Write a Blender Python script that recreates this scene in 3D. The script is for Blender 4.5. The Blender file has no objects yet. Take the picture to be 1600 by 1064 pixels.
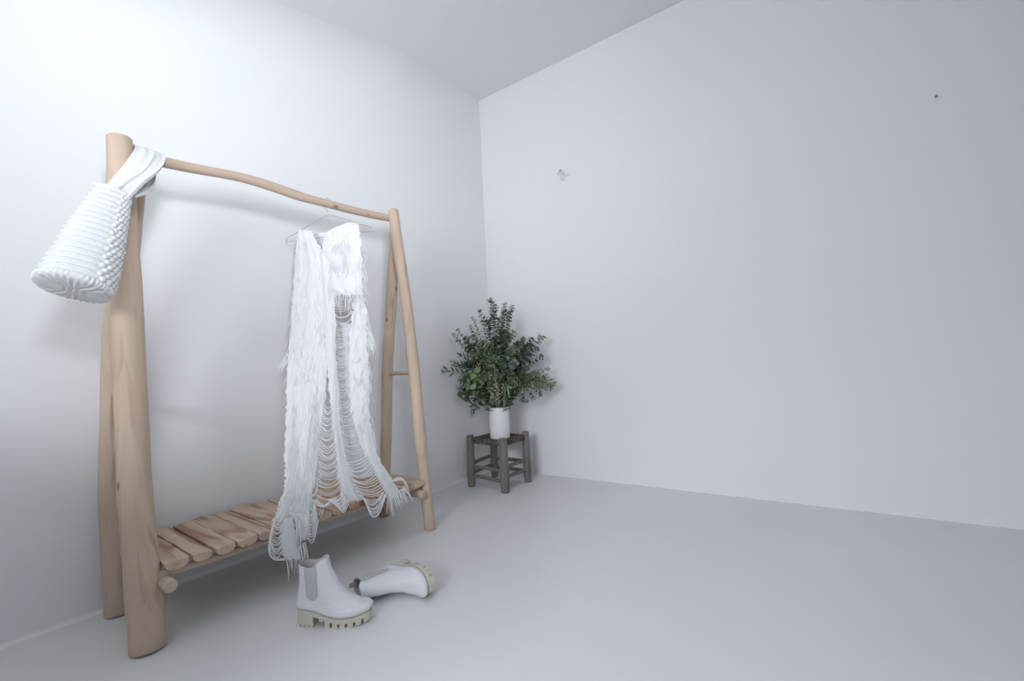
import bpy, bmesh, math, random
from mathutils import Vector, Matrix, noise
C = bpy.context.scene.collection
SC = bpy.context.scene
random.seed(11)
PI = math.pi

# ------------------------------------------------------------ camera
cam = bpy.data.cameras.new('camera'); camo = bpy.data.objects.new('camera', cam); C.objects.link(camo)
cam.sensor_fit = 'HORIZONTAL'; cam.sensor_width = 36.0; cam.lens = 735.0/1600*36.0
cam.clip_start = .02
YAW, PIT, ROL = -.6485, .0214, -.0469
f = Vector((math.sin(YAW)*math.cos(PIT), math.cos(YAW)*math.cos(PIT), math.sin(PIT)))
r = f.cross(Vector((0, 0, 1))).normalized(); u = r.cross(f)
r2 = r*math.cos(ROL)+u*math.sin(ROL); u2 = u*math.cos(ROL)-r*math.sin(ROL)
camo.matrix_world = Matrix(((r2.x, u2.x, -f.x, 2.276), (r2.y, u2.y, -f.y, -2.7287), (r2.z, u2.z, -f.z, .88), (0, 0, 0, 1)))
SC.camera = camo
SC.view_settings.view_transform = 'Standard'; SC.view_settings.look = 'None'
SC.view_settings.gamma = 1.0; SC.view_settings.use_curve_mapping = False
SC.view_settings.exposure = 0.42

# ------------------------------------------------------------ daylight and added fill
w = bpy.data.worlds.new('sky'); SC.world = w; w.use_nodes = True
w.node_tree.nodes['Background'].inputs[0].default_value = (.72, .82, 1, 1)
w.node_tree.nodes['Background'].inputs[1].default_value = 1.0
XR = 3.05; YF = -5.0
WIN = dict(y0=-3.55, y1=-2.55, z0=1.25, z1=2.3)       # window opening in the right wall, beside the camera
FILL_WIN = dict(x0=.7, x1=2.8, z0=.9, z1=2.1)            # opening added in the unseen front wall for the fill lamps
def area(name, loc, direction, sx, sy, power, spread, col=(.885, .925, 1)):
    l = bpy.data.lights.new(name, 'AREA'); l.shape = 'RECTANGLE'; l.size = sx; l.size_y = sy
    l.energy = power; l.color = col; l.spread = math.radians(spread)
    o = bpy.data.objects.new(name, l); C.objects.link(o); o.location = loc
    o.rotation_euler = Vector(direction).to_track_quat('-Z', 'Y').to_euler()
    return o
area('side_window_daylight', (XR+.10, -2.85, 2.08), (-1, .18, .02), .34, .36, 3.3, 60)
area('side_window_sky', (XR+.10, -3.0, 1.65), (-1, .70, .07), .7, .6, 3.4, 60)
area('rear_fill_down', (2.15, YF-.02, 1.70), (-.2, 1, -.45), 1.3, .75, 13.6, 85)  # soft fill added to brighten the back wall and floor
area('rear_fill_up', (1.5, YF-.10, 1.0), (-.12, 1, .7), 1.2, .8, 10.2, 75)  # upward fill added to lift the ceiling

# ------------------------------------------------------------ materials
def mat(name, base, rough=.6, spec=.3):
    m = bpy.data.materials.new(name); m.use_nodes = True
    b = m.node_tree.nodes['Principled BSDF']
    b.inputs['Base Color'].default_value = (*base, 1); b.inputs['Roughness'].default_value = rough
    b.inputs['Specular IOR Level'].default_value = spec
    return m
def nd(m, t, **k):
    n = m.node_tree.nodes.new(t)
    for a, v in k.items(): setattr(n, a, v)
    return n
def lk(m, a, b): m.node_tree.links.new(a, b)
def bsdf(m): return m.node_tree.nodes['Principled BSDF']
def noise_mix(m, c1, c2, scale=5, stretch=(1, 1, 1), detail=4, lo=.35, hi=.65, coord='Object', dist=0.0):
    tc = nd(m, 'ShaderNodeTexCoord'); mp = nd(m, 'ShaderNodeMapping'); mp.inputs['Scale'].default_value = stretch
    nt = nd(m, 'ShaderNodeTexNoise'); nt.inputs['Scale'].default_value = scale; nt.inputs['Detail'].default_value = detail
    nt.inputs['Distortion'].default_value = dist
    cr = nd(m, 'ShaderNodeValToRGB'); cr.color_ramp.elements[0].position = lo; cr.color_ramp.elements[1].position = hi
    cr.color_ramp.elements[0].color = (*c1, 1); cr.color_ramp.elements[1].color = (*c2, 1)
    lk(m, tc.outputs[coord], mp.inputs[0]); lk(m, mp.outputs[0], nt.inputs['Vector']); lk(m, nt.outputs[0], cr.inputs[0])
    return cr, nt, mp
def bump(m, fac_out, strength=.2, dist=.002):
    b = nd(m, 'ShaderNodeBump'); b.inputs['Strength'].default_value = strength; b.inputs['Distance'].default_value = dist
    lk(m, fac_out, b.inputs['Height']); lk(m, b.outputs[0], bsdf(m).inputs['Normal'])
    return b
def plaster(name, c1, c2, rough=.75, spec=.2, b=.25, fine=14):
    m = mat(name, c1, rough, spec)
    cr, nt, mp = noise_mix(m, c1, c2, 1.3, lo=.3, hi=.7)
    lk(m, cr.outputs[0], bsdf(m).inputs['Base Color'])
    n2 = nd(m, 'ShaderNodeTexNoise'); n2.inputs['Scale'].default_value = fine; n2.inputs['Detail'].default_value = 5
    lk(m, mp.outputs[0], n2.inputs['Vector']); bump(m, n2.outputs[0], b, .004)
    return m
M_WALL = plaster('white_plaster', (.868, .868, .862), (.888, .888, .882))
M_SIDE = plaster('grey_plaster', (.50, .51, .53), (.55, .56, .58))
M_CEIL = plaster('ceiling_plaster', (.885, .88, .885), (.90, .895, .90))
M_FLOOR = plaster('white_cement', (.79, .79, .785), (.835, .835, .83), .38, .35, .12, 9)

def wood(name, axis, light, mid, dark, darkpos=.62):
    m = mat(name, light, .62, .25)
    st = [14, 14, 14]; st['xyz'.index(axis)] = 1.1
    cr, nt, mp = noise_mix(m, light, mid, 2.2, st, 5, .3, .7, dist=.6)
    st2 = [9, 9, 9]; st2['xyz'.index(axis)] = 1.6
    cr2, n2, mp2 = noise_mix(m, (0, 0, 0), (1, 1, 1), 1.5, st2, 3, darkpos-.06, darkpos+.06, dist=1.2)
    mx = nd(m, 'ShaderNodeMix', data_type='RGBA'); mx.inputs[7].default_value = (*dark, 1)
    lk(m, cr.outputs[0], mx.inputs[6]); lk(m, cr2.outputs[0], mx.inputs[0]); lk(m, mx.outputs[2], bsdf(m).inputs['Base Color'])
    bump(m, nt.outputs[0], .25, .0015)
    # small knots
    v = nd(m, 'ShaderNodeTexVoronoi'); v.inputs['Scale'].default_value = 1.0
    tc = nd(m, 'ShaderNodeTexCoord'); mp3 = nd(m, 'ShaderNodeMapping')
    s3 = [9, 9, 9]; s3['xyz'.index(axis)] = 5; mp3.inputs['Scale'].default_value = s3
    lk(m, tc.outputs['Object'], mp3.inputs[0]); lk(m, mp3.outputs[0], v.inputs['Vector'])
    kr = nd(m, 'ShaderNodeValToRGB'); kr.color_ramp.elements[0].position = .02; kr.color_ramp.elements[1].position = .1
    kr.color_ramp.elements[0].color = (.42, .30, .22, 1); kr.color_ramp.elements[1].color = (1, 1, 1, 1)
    lk(m, v.outputs['Distance'], kr.inputs[0])
    m2 = nd(m, 'ShaderNodeMix', data_type='RGBA', blend_type='MULTIPLY'); m2.inputs[0].default_value = 1
    lk(m, mx.outputs[2], m2.inputs[6]); lk(m, kr.outputs[0], m2.inputs[7]); lk(m, m2.outputs[2], bsdf(m).inputs['Base Color'])
    return m
WL, WM, WD = (.655, .51, .39), (.56, .425, .32), (.43, .30, .215)
M_POST = wood('peeled_wood', 'z', WL, WM, WD, .66)
M_RAIL = wood('peeled_rail_wood', 'y', WL, WM, WD, .66)
M_CROSS = wood('peeled_cross_wood', 'x', WL, WM, WD, .66)
M_SLAT = wood('slat_wood', 'x', (.69, .54, .41), (.58, .435, .32), (.41, .255, .17), .56)
M_GREY = wood('weathered_wood', 'z', (.235, .215, .195), (.165, .148, .135), (.09, .08, .07), .66)
M_GREYR = wood('weathered_rung_wood', 'x', (.21, .19, .175), (.15, .135, .12), (.09, .08, .07), .66)

def cloth(name, c, trans=.25, rough=.85, bscale=220, bs=.4, stretch=(1, 1, .35)):
    m = mat(name, c, rough, .1)
    cr, nt, mp = noise_mix(m, tuple(x*.95 for x in c), c, bscale, stretch, 3)
    lk(m, cr.outputs[0], bsdf(m).inputs['Base Color']); bump(m, nt.outputs[0], bs, .0012)
    if trans:
        t = nd(m, 'ShaderNodeBsdfTranslucent'); t.inputs[0].default_value = (*c, 1)
        ms = nd(m, 'ShaderNodeMixShader'); ms.inputs[0].default_value = trans
        out = m.node_tree.nodes['Material Output']
        lk(m, bsdf(m).outputs[0], ms.inputs[1]); lk(m, t.outputs[0], ms.inputs[2]); lk(m, ms.outputs[0], out.inputs[0])
    return m
M_DRESS = cloth('white_torn_knit', (.965, .965, .965), .16, .9, 55, .9, (1.6, 1.6, .35))
M_THREAD = cloth('white_yarn', (.97, .97, .965), .1)
M_BAG = cloth('white_crochet', (.88, .885, .87), .08, .9, 160, .5, (1, 1, 1))
M_LEATHER = plaster('white_leather', (.80, .80, .82), (.83, .83, .84), .42, .4, .12, 60)
M_ELASTIC = mat('grey_elastic', (.55, .54, .56), .9, .1)
M_SOLE = plaster('cream_rubber', (.63, .60, .50), (.69, .66, .56), .6, .3, .1, 40)
M_SEAM = mat('dark_seam', (.30, .28, .24), .8)
M_LINING = mat('boot_lining', (.68, .64, .62), .9)
M_METAL = mat('hanger_wire', (.62, .61, .60), .32); bsdf(M_METAL).inputs['Metallic'].default_value = .8
M_VASE = mat('white_ceramic', (.80, .80, .79), .45, .35)
M_STEM = mat('eucalyptus_stem', (.14, .13, .08), .7)
M_PALESTEM = mat('dry_stem', (.42, .40, .28), .8)
def leafmat(name, a, b, c):
    m = mat(name, a, .55, .3)
    g = nd(m, 'ShaderNodeNewGeometry'); cr = nd(m, 'ShaderNodeValToRGB')
    cr.color_ramp.elements[0].color = (*a, 1); cr.color_ramp.elements[1].color = (*c, 1)
    e = cr.color_ramp.elements.new(.55); e.color = (*b, 1)
    lk(m, g.outputs['Random Per Island'], cr.inputs[0]); lk(m, cr.outputs[0], bsdf(m).inputs['Base Color'])
    return m
M_LEAF = leafmat('eucalyptus_leaf', (.10, .14, .072), (.185, .235, .135), (.31, .37, .24))
M_LEAFB = leafmat('eucalyptus_leaf_blue', (.08, .11, .08), (.145, .18, .145), (.26, .31, .27))
M_LEAFY = leafmat('eucalyptus_leaf_light', (.10, .145, .07), (.17, .22, .11), (.30, .35, .20))
M_OLIVE = leafmat('olive_leaf', (.04, .06, .045), (.07, .09, .06), (.12, .15, .11))
M_FLOWER = leafmat('dry_flower', (.34, .30, .20), (.45, .42, .30), (.55, .52, .40))

# ------------------------------------------------------------ object helpers
def link(name, bm, m, parent=None, smooth=True, sharp=42):
    me = bpy.data.meshes.new(name); bmesh.ops.recalc_face_normals(bm, faces=bm.faces); bm.to_mesh(me); bm.free()
    if smooth:
        for p in me.polygons: p.use_smooth = True
        try: me.set_sharp_from_angle(angle=math.radians(sharp))
        except Exception: pass
    if m: me.materials.append(m)
    o = bpy.data.objects.new(name, me); C.objects.link(o)
    if parent: o.parent = parent; o.matrix_parent_inverse = Matrix.Identity(4)
    return o
def thing(name, label, cat, loc=(0, 0, 0), group=None, rot=None):
    o = bpy.data.objects.new(name, None); C.objects.link(o); o.location = loc; o.empty_display_size = .1
    if rot is not None: o.rotation_euler = rot
    o['label'] = label; o['category'] = cat
    if group: o['group'] = group
    return o
def tag(o, label, cat, group=None):
    o['label'] = label; o['category'] = cat
    if group: o['group'] = group
    return o
def struct(o): o['kind'] = 'structure'; return o
def box(bm, a, b):
    vs = [bm.verts.new((x, y, z)) for x in (a[0], b[0]) for y in (a[1], b[1]) for z in (a[2], b[2])]
    for q in ((0, 1, 3, 2), (4, 6, 7, 5), (0, 4, 5, 1), (2, 3, 7, 6), (0, 2, 6, 4), (1, 5, 7, 3)):
        bm.faces.new([vs[i] for i in q])
def cr_interp(vals, t):
    n = len(vals)-1; x = t*n; i = min(int(x), n-1); s = x-i
    p0 = vals[max(i-1, 0)]; p1 = vals[i]; p2 = vals[i+1]; p3 = vals[min(i+2, n)]
    return .5*((2*p1)+(p2-p0)*s+(2*p0-5*p1+4*p2-p3)*s*s+(3*p1-p0-3*p2+p3)*s*s*s)
def tube(bm, pts, radii, seg=8, n=None, wob=0.0, seed=0, cap=True, bevel=0.0, round_end=False):
    pts = [Vector(p) for p in pts]
    if not isinstance(radii, (list, tuple)): radii = [radii]*len(pts)
    if n:
        P = [Vector([cr_interp([p[k] for p in pts], i/n) for k in range(3)]) for i in range(n+1)]
        Rr = [cr_interp(radii, i/n) for i in range(n+1)]
    else: P = pts; Rr = list(radii)
    if bevel:
        d0 = (P[1]-P[0]).normalized(); d1 = (P[-1]-P[-2]).normalized()
        P = [P[0], P[0]+d0*bevel]+P[1:-1]+[P[-1]-d1*bevel, P[-1]]
        Rr = [Rr[0]-bevel*.8, Rr[0]]+Rr[1:-1]+[Rr[-1], Rr[-1]-bevel*.8]
    rings = []; t0 = (P[1]-P[0]).normalized()
    a = t0.orthogonal().normalized()
    for i, p in enumerate(P):
        t = (P[min(i+1, len(P)-1)]-P[max(i-1, 0)])
        if t.length < 1e-9: t = t0.copy()
        t.normalize(); a = (a-t*a.dot(t)).normalized(); b = t.cross(a); rg = []
        for k in range(seg):
            an = 2*PI*k/seg; d = a*math.cos(an)+b*math.sin(an)
            rr = Rr[i]
            if wob: rr *= 1+wob*noise.noise(Vector((p+d*.03)*9)+Vector((seed*7.3, seed, 0)))+wob*.5*noise.noise(Vector((p.x*3, p.y*3, p.z*3+seed*5)))
            rg.append(bm.verts.new(p+d*rr))
        rings.append(rg)
    for i in range(len(rings)-1):
        for k in range(seg):
            bm.faces.new((rings[i][k], rings[i][(k+1) % seg], rings[i+1][(k+1) % seg], rings[i+1][k]))
    if cap:
        for rg, s in ((rings[0], -1), (rings[-1], 1)):
            try: bm.faces.new(rg)
            except Exception: pass
    return rings

# ------------------------------------------------------------ the room
ANG = .0823
def wall_y(x): return ANG*x
def ceil_z(x, y): return 2.796+.055*x+.16*y
# floor
bm = bmesh.new()
box(bm, (-.15, YF-.15, -.1), (XR+.15, .5, 0))
struct(link('floor', bm, M_FLOOR, smooth=False))
# ceiling (slopes down a little towards the window side)
bm = bmesh.new(); NX, NY = 24, 40; R0 = .02
grid = []
for i in range(NX+1):
    row = []
    for j in range(NY+1):
        x = -.12+(XR+.24)*i/NX; y = YF-.1+(0.5-YF+.1)*j/NY
        row.append(bm.verts.new((x, y, ceil_z(x, y))))
    grid.append(row)
for i in range(NX):
    for j in range(NY): bm.faces.new((grid[i][j], grid[i+1][j], grid[i+1][j+1], grid[i][j+1]))
ge = bmesh.ops.extrude_face_region(bm, geom=list(bm.faces))
bmesh.ops.translate(bm, verts=[v for v in ge['geom'] if isinstance(v, bmesh.types.BMVert)], vec=(0, 0, .12))
struct(link('ceiling', bm, M_CEIL, smooth=False))
# left wall with a soft rounded foot and head, slightly hand-trowelled
bm = bmesh.new(); prof_n = []
def left_profile(y):
    H = ceil_z(0, y); out = []; R0 = min(.20, .01+.22*max(0, -y))
    rf = .018
    for k in range(7):
        a = PI/2*k/6; out.append((rf-rf*math.sin(a), rf-rf*math.cos(a)))
    for k in range(1, 40): out.append((0, rf+(H-R0-rf)*k/40))
    for k in range(9):
        a = PI/2*k/8; xx = R0-R0*math.cos(a); out.append((xx, H-R0+R0*math.sin(a)+.055*xx*math.sin(a)+.003*math.sin(a)))
    return out
NYL = 90; cols = []
for j in range(NYL+1):
    y = YF+(-YF+.02)*j/NYL
    cols.append([bm.verts.new((x+.006*noise.noise(Vector((y*1.3, z*1.3, 2)))*(1 if .05 < z < 2.4 else 0)*min(1, -y*4+.0 if y < 0 else 0), y, z)) for x, z in left_profile(y)])
for j in range(NYL):
    for k in range(len(cols[0])-1): bm.faces.new((cols[j][k], cols[j+1][k], cols[j+1][k+1], cols[j][k+1]))
ge = bmesh.ops.extrude_face_region(bm, geom=list(bm.faces))
for v in ge['geom']:
    if isinstance(v, bmesh.types.BMVert): v.co.x = -.14
struct(link('wall_left', bm, M_WALL))
# back wall (the one facing the camera)
bm = bmesh.new(); g = []
for i in range(61):
    x = -.14+(XR+.28)*i/60; col = []
    for k in range(8):
        a = PI/2*k/7; rf = .005; col.append(bm.verts.new((x, wall_y(x)-rf+rf*math.sin(a), rf-rf*math.cos(a))))
    for k in range(1, 50):
        z = .005+3.0*k/49; col.append(bm.verts.new((x, wall_y(x)+.005*noise.noise(Vector((x*1.2, z*1.2, 9)))*min(1, max(0, x*4)), z)))
    g.append(col)
for i in range(60):
    for k in range(len(g[0])-1): bm.faces.new((g[i][k], g[i][k+1], g[i+1][k+1], g[i+1][k]))
ge = bmesh.ops.extrude_face_region(bm, geom=list(bm.faces))
for v in ge['geom']:
    if isinstance(v, bmesh.types.BMVert): v.co.y += .16
struct(link('wall_back', bm, M_WALL))
# right wall with the window opening, front wall behind the camera
bm = bmesh.new(); T = XR+.3
box(bm, (XR, YF, -.05), (T, WIN['y0'], 2.9)); box(bm, (XR, WIN['y1'], -.05), (T, .5, 3.05))
box(bm, (XR, WIN['y0'], -.05), (T, WIN['y1'], WIN['z0'])); box(bm, (XR, WIN['y0'], WIN['z1']), (T, WIN['y1'], 3.0))
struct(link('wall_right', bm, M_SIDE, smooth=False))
bm = bmesh.new(); yb = YF-.2
box(bm, (-.14, yb, -.05), (FILL_WIN['x0'], YF, 2.9)); box(bm, (FILL_WIN['x1'], yb, -.05), (XR+.3, YF, 2.9))
box(bm, (FILL_WIN['x0'], yb, -.05), (FILL_WIN['x1'], YF, FILL_WIN['z0'])); box(bm, (FILL_WIN['x0'], yb, FILL_WIN['z1']), (FILL_WIN['x1'], YF, 2.9))
struct(link('wall_front', bm, M_WALL, smooth=False))
bm = bmesh.new()
wy0, wy1, wz0, wz1 = WIN['y0'], WIN['y1'], WIN['z0'], WIN['z1']; xf = XR+.2
box(bm, (xf, wy0, wz0), (xf+.05, wy0+.05, wz1)); box(bm, (xf, wy1-.05, wz0), (xf+.05, wy1, wz1))
box(bm, (xf, wy0, wz0), (xf+.05, wy1, wz0+.05)); box(bm, (xf, wy0, wz1-.05), (xf+.05, wy1, wz1))
box(bm, (xf, (wy0+wy1)/2-.025, wz0), (xf+.05, (wy0+wy1)/2+.025, wz1))
struct(link('window_1', bm, M_VASE, smooth=False))
bm = bmesh.new(); yf = YF-.19; x0, x1, z0, z1 = FILL_WIN['x0'], FILL_WIN['x1'], FILL_WIN['z0'], FILL_WIN['z1']
box(bm, (x0, yf, z0), (x0+.05, yf+.05, z1)); box(bm, (x1-.05, yf, z0), (x1, yf+.05, z1)); box(bm, (x0, yf, z0), (x1, yf+.05, z0+.05)); box(bm, (x0, yf, z1-.05), (x1, yf+.05, z1))
struct(link('fill_window', bm, M_VASE, smooth=False))  # frame of the added opening that carries the fill lamps

# low block added out of view behind the camera to shade the lower left
bm = bmesh.new(); box(bm, (-.05, -3.25, -.02), (1.45, -3.11, .92)); bmesh.ops.bevel(bm, geom=list(bm.edges), offset=.01, segments=2, affect='EDGES')
struct(link('shade_block', bm, M_WALL))
# ------------------------------------------------------------ clothes rack
rack = thing('clothes_rack', 'clothes rack of peeled natural branches with two A shaped ends and a slatted shoe shelf', 'clothes rack', (0, 0, 0))
def log(name, pts, radii, m, seg=22, n=26, wob=.07, seed=1, parent=rack, bevel=.004):
    bm = bmesh.new(); tube(bm, pts, radii, seg, n, wob, seed, bevel=bevel)
    return link(name, bm, m, parent)
log('leg', [(.437, -2.255, 0), (.396, -2.255, .218), (.345, -2.255, .513), (.313, -2.25, .829), (.297, -2.25, 1.151), (.278, -2.25, 1.414), (.270, -2.25, 1.672)],
    [.049, .048, .046, .044, .0445, .040, .036], M_POST, seed=1)
log('leg', [(.075, -2.245, 0), (.032, -2.245, .356), (.062, -2.24, .71), (.115, -2.235, 1.057), (.17, -2.205, 1.35), (.215, -2.19, 1.60)],
    [.041, .0405, .040, .037, .034, .030], M_POST, seed=2)
log('leg', [(.468, -1.10, 0), (.439, -1.10, .285), (.419, -1.10, .508), (.398, -1.10, .784), (.361, -1.10, 1.152), (.313, -1.10, 1.453), (.286, -1.10, 1.66)],
    [.028, .0275, .030, .030, .0285, .029, .027], M_POST, seed=3)
log('leg', [(.093, -1.09, 0), (.116, -1.09, .266), (.142, -1.09, .49), (.166, -1.088, .785), (.192, -1.085, 1.005), (.222, -1.07, 1.312), (.25, -1.065, 1.60)],
    [.0285, .0285, .0295, .029, .029, .028, .024], M_POST, seed=4)
log('top_rail', [(.262, -2.235, 1.622), (.26, -2.031, 1.630), (.26, -1.871, 1.641), (.26, -1.743, 1.636), (.26, -1.601, 1.622), (.26, -1.441, 1.618), (.26, -1.261, 1.616), (.262, -1.105, 1.620)],
    [.0205, .019, .018, .020, .0195, .0185, .0185, .018], M_RAIL, seg=16, n=44, seed=5)
log('cross_bar', [(.055, -2.225, .755), (.2, -2.222, .76), (.345, -2.228, .765)], [.013, .013, .013], M_CROSS, seg=12, n=8, seed=6)
log('cross_bar', [(.15, -1.092, .785), (.27, -1.092, .788), (.41, -1.096, .79)], [.012, .011, .012], M_CROSS, seg=12, n=8, seed=7)
log('shelf_bearer', [(.015, -2.205, .188), (.25, -2.204, .190), (.495, -2.208, .190)], [.020, .0195, .020], M_CROSS, seg=16, n=10, seed=8)
log('shelf_bearer', [(.03, -1.152, .186), (.25, -1.152, .19), (.49, -1.152, .188)], [.020, .0195, .0195], M_CROSS, seg=16, n=10, seed=9)
log('shelf_rail', [(.42, -2.255, .213), (.425, -1.9, .206), (.42, -1.5, .211), (.425, -1.10, .213)], [.0135, .0125, .013, .0125], M_RAIL, seg=12, n=20, seed=10)
log('shelf_rail', [(.085, -2.24, .213), (.09, -1.9, .209), (.085, -1.5, .212), (.09, -1.10, .213)], [.0135, .013, .013, .0125], M_RAIL, seg=12, n=20, seed=11)
# half round slats
ys = [-2.212, -2.137, -2.070, -2.000, -1.926]
while ys[-1] < -1.20: ys.append(ys[-1]+random.uniform(.068, .078))
ys[-1] = -1.118
rs = random.Random(3)
for i in range(len(ys)-1):
    y0, y1 = ys[i]+.003, ys[i+1]-.003; bm = bmesh.new(); n = 22
    xa = .035+rs.uniform(-.01, .012); xb = .462+rs.uniform(-.008, .010)
    if i == 0: xb = .452
    ph = rs.uniform(0, 9); th = rs.uniform(.024, .030); tilt = rs.uniform(-.0025, .0025); rings = []
    for k in range(n+1):
        x = xa+(xb-xa)*k/n; w0 = .0035*noise.noise(Vector((x*9, ph, 0))); w1 = .0035*noise.noise(Vector((x*9, ph, 5)))
        if i == 0 and x > .33: w0 += .0
        a, b = y0+w0*1.0, y1+w1*1.0; c = (a+b)/2; hw = (b-a)/2; rg = []
        zt = .250+tilt
        sh = -.004 if k in (0, n) else 0
        ss = 1-.03*(k in (0, n))
        rg.append((x, c-hw*.985*ss, zt+sh*.4-tilt*2)); rg.append((x, c, zt+.0015+sh*.3)); rg.append((x, c+hw*.985*ss, zt+tilt*2+sh*.4))
        for q in range(9):
            an = PI*(q+.15)/8.3
            rg.append((x, c+hw*math.cos(an)*ss, zt-.006-th*math.sin(an)**.75*.85))
        rings.append([bm.verts.new(p) for p in rg])
    m_ = len(rings[0])
    for k in range(n):
        for q in range(m_): bm.faces.new((rings[k][q], rings[k][(q+1) % m_], rings[k+1][(q+1) % m_], rings[k+1][q]))
    bm.faces.new(rings[0]); bm.faces.new(rings[-1])
    o = link('slat', bm, M_SLAT, rack, sharp=24)

# ------------------------------------------------------------ wire hanger
hp = Vector((.26, -1.47, 0)); HU = Vector((.926, .378, 0)); HN = Vector((.378, -.926, 0))
hang = thing('wire_hanger', 'thin silver wire hanger hooked over the top rail and holding the torn dress', 'hanger', (.26, -1.47, 1.55))
def hw(s, z): return hp+HU*s+Vector((0, 0, z))-Vector((.26, -1.47, 1.55))
bm = bmesh.new(); hr = .0017
hook = [hw(.0, 1.556), hw(.0, 1.580), hw(-.006, 1.592), hw(-.019, 1.604)]
for k in range(11):
    an = PI*1.08-PI*1.15*k/10+.1; hook.append(hw(math.cos(an)*.0235, 1.6205+math.sin(an)*.0235))
tube(bm, hook, hr, 8, 40)
link('hook', bm, M_METAL, hang)
bm = bmesh.new()
L = [(0, 1.562), (-.03, 1.556), (-.10, 1.530), (-.18, 1.498), (-.225, 1.482), (-.238, 1.474), (-.236, 1.464), (-.22, 1.461), (0, 1.462), (.22, 1.461), (.236, 1.464), (.238, 1.474), (.225, 1.482), (.18, 1.498), (.10, 1.530), (.03, 1.556), (0, 1.562)]
tube(bm, [hw(*p) for p in L], hr, 8, 96)
link('shoulder_wire', bm, M_METAL, hang)
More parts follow.
